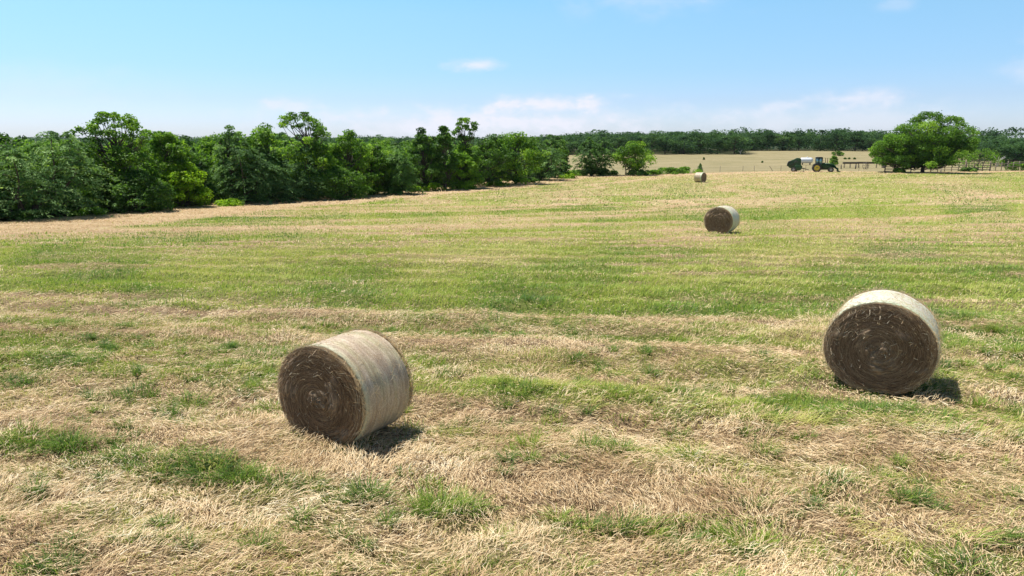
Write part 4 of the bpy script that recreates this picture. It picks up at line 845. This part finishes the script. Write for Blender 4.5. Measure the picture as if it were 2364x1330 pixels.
# local x runs to the tractor's nose, -y faces the camera
for s in (-1, 1):
    c = (0, s * .86, .87)
    if s < 0: wheel(T_, c, .87, .46, M_yellow, .55, 18)
    else: wheel(T_, c, .87, .46, M_yellow, .55, 18)
    wheel(T_, (2.78, s * .8, .52), .52, .28, M_grey, .27, 14)
MB().prism([(1.05, .95), (1.05, 1.92), (2.3, 1.86), (3.15, 1.72), (3.3, 1.45), (3.3, .85), (2.9, .75), (1.5, .78)], -.36, .36).build('hood', M_green, T_, bevel=.06)
MB().box((3.325, 0, 1.3), (.05, .56, .7)).build('grille', M_black, T_, bevel=.015)
MB().prism([(-.55, .75), (-.3, 1.15), (1.0, 1.15), (2.9, .72), (2.9, .55), (.6, .48)], -.27, .27).build('chassis', M_black, T_, bevel=.03)
MB().tube([(2.78, -.75, .52), (2.78, .75, .52)], .08, 8).tube([(0, -.8, .87), (0, .8, .87)], .13, 10).build('axle', M_black, T_, True)
cab = MB().box((.35, 0, 1.42), (1.35, 1.3, .52)).build('cab', M_green, T_, bevel=.03)
MB().prism([(-.38, 2.98), (1.02, 2.98), (1.0, 3.1), (.85, 3.16), (-.2, 3.16), (-.36, 3.1)], -.78, .78).build('roof', M_black, cab, bevel=.03)
MB().box((-.24, 0, 3.175), (.24, 1.3, .03)).build('roof_vent', M_whitep, cab)
for (x0, x1) in ((-.28, -.34), (.28, .3), (.96, 1.0)):
    for y in (-.66, .66): MB().tube([(x0, y, 1.68), (x1, y, 2.99)], .055, 6).build('cab_pillar', M_black, cab)
for y in (-.645, .645):
    MB().box((-.01, y, 2.33), (.5, .02, 1.26)).build('side_window', M_glass, cab); MB().box((.63, y, 2.33), (.6, .02, 1.26)).build('side_window', M_glass, cab)
MB().box((.985, 0, 2.33), (.02, 1.24, 1.26)).build('windscreen', M_glass, cab); MB().box((-.33, 0, 2.33), (.02, 1.24, 1.26)).build('rear_window', M_glass, cab)
for s in (-1, 1):
    a = np.linspace(.15, 2.5, 12); pr = [(math.cos(k) * .98, .87 + math.sin(k) * .98) for k in a] + [(math.cos(k) * .93, .87 + math.sin(k) * .93) for k in a[::-1]]
    y0, y1 = sorted((s * .6, s * 1.08)); mb = MB(); n = len(pr); p2 = np.array(pr)
    mb.add([(u, y0, w_) for u, w_ in p2] + [(u, y1, w_) for u, w_ in p2], [(i, (i + 1) % n, n + (i + 1) % n, n + i) for i in range(n)] + [(k, k + 1, n - 2 - k, n - 1 - k) for k in range(11)] + [(n + k, n + n - 1 - k, n + n - 2 - k, n + k + 1) for k in range(11)])
    mb.build('fender', M_black if s > 0 else M_black, T_)
for x in (1.62, 2.02): MB().tube([(x, .1, 1.82), (x, .1, 2.85), (x - .06, .1, 2.96)], [.06, .055, .06], 8).build('exhaust_stack', M_black, T_, True)
MB().box((3.3, -.22, 1.6), (.06, .16, .12)).build('headlight', M_whitep, T_); MB().box((3.3, .22, 1.6), (.06, .16, .12)).build('headlight', M_whitep, T_)
ld_ = MB()
for s in (-1, 1):
    ld_.prism([(1.15, 1.85), (1.3, 1.98), (3.3, 1.72), (4.15, .62), (4.05, .5), (3.15, 1.5), (1.2, 1.7)], s * .52 - .06, s * .52 + .06)
    ld_.box((1.35, s * .52, 1.35), (.2, .14, 1.1)); ld_.tube([(1.5, s * .52, 1.2), (3.2, s * .52, 1.5)], .045, 6)
ld_.tube([(3.6, -.52, 1.2), (3.6, .52, 1.2)], .07, 8)
lo_ = ld_.build('loader_arm', M_green, T_)
MB().prism([(3.95, .15), (4.3, .1), (4.75, .12), (4.3, .2), (4.15, .95), (4.0, .95)], -.8, .8).build('bucket', M_bgreen, lo_, bevel=.02)
MB().tube([(1.05, -.66, 2.0), (1.15, -.9, 2.1), (1.15, -.9, 2.4)], .02, 5).box((1.15, -.92, 2.45), (.04, .16, .26)).build('mirror', M_black, T_)
MB().box((.75, -.85, .75), (.4, .25, .04)).box((.75, -.85, 1.08), (.4, .25, .04)).box((.75, -.75, .9), (.04, .04, .4)).build('step', M_black, T_)
bx_, by_ = 60.9, 151.2; bz = float(terrain(bx_, by_)) - .02
B_ = thing('round_baler', 'dark green round hay baler hitched behind the tractor', 'baler', (bx_, by_, bz), R(-20))
body = MB().prism([(-1.55, 1.25), (-1.5, 1.75), (-1.28, 2.1), (-1.0, 2.2), (-.95, 2.4), (-.4, 2.62), (0, 2.85), (.25, 2.95), (.75, 2.9), (1.05, 2.72), (1.1, 1.2), (.9, .75), (-.3, .62), (-1.2, .85)], -.72, .72).build('body', M_bgreen, B_, bevel=.06)
MB().prism([(-.1, .62), (-.15, 1.3), (.15, 1.5), (1.15, 1.42), (1.38, 1.15), (1.3, .7), (1.0, .35), (.4, .3)], -1.02, -.725).build('side_shield', M_green, B_, bevel=.05)
MB().prism([(-.1, .62), (-.15, 1.3), (.15, 1.5), (1.15, 1.42), (1.38, 1.15), (1.3, .7), (1.0, .35), (.4, .3)], .725, 1.02).build('side_shield', M_green, B_, bevel=.05)
MB().prism([(-1.72, 1.15), (-1.66, 1.8), (-1.4, 2.22), (-1.02, 2.32), (-.96, 2.22), (-1.33, 2.06), (-1.53, 1.72), (-1.58, 1.2)], -.8, .8).build('tailgate', M_black, B_, bevel=.03)
MB().box((-.3, -.74, 1.9), (.1, .06, 1.5), [[.8, 0, .6], [0, 1, 0], [-.6, 0, .8]]).box((.5, -.74, 2.1), (.9, .05, .08)).box((-.9, -.74, 1.5), (.08, .05, 1.0)).build('frame_rib', M_black, B_)
for s in (-1, 1): wheel(B_, (-.35, s * .98, .48), .48, .34, M_grey, .26, 0)
MB().prism([(1.0, .75), (1.1, .95), (2.75, .5), (2.72, .4)], -.12, .12).build('drawbar', M_black, B_, bevel=.01)
MB().box((1.7, -.25, .42), (.07, .07, .7)).box((1.7, -.25, .09), (.22, .22, .05)).build('jack_stand', M_steel, B_)
MB().tube([(.2, -.8, .28), (.2, .8, .28)], .2, 12).build('pickup_reel', M_steel, B_, True)

# ---------------------------------------------------------------- haze
hb = MB().box((0, 4000, 22.5), (12000, 10400, 51)).build('haze', None)
m = bpy.data.materials.new('haze'); m.use_nodes = True; t = m.node_tree
for n in list(t.nodes):
    if n.type == 'BSDF_PRINCIPLED': t.nodes.remove(n)
pv = t.nodes.new('ShaderNodeVolumePrincipled'); pv.inputs['Color'].default_value = (.86, .92, 1, 1); pv.inputs['Density'].default_value = .00004; pv.inputs['Anisotropy'].default_value = .2
t.links.new(pv.outputs[0], t.nodes['Material Output'].inputs['Volume']); hb.data.materials.append(m)
tag(hb, 'thin pale summer haze lying over the whole landscape', 'haze', kind='stuff')
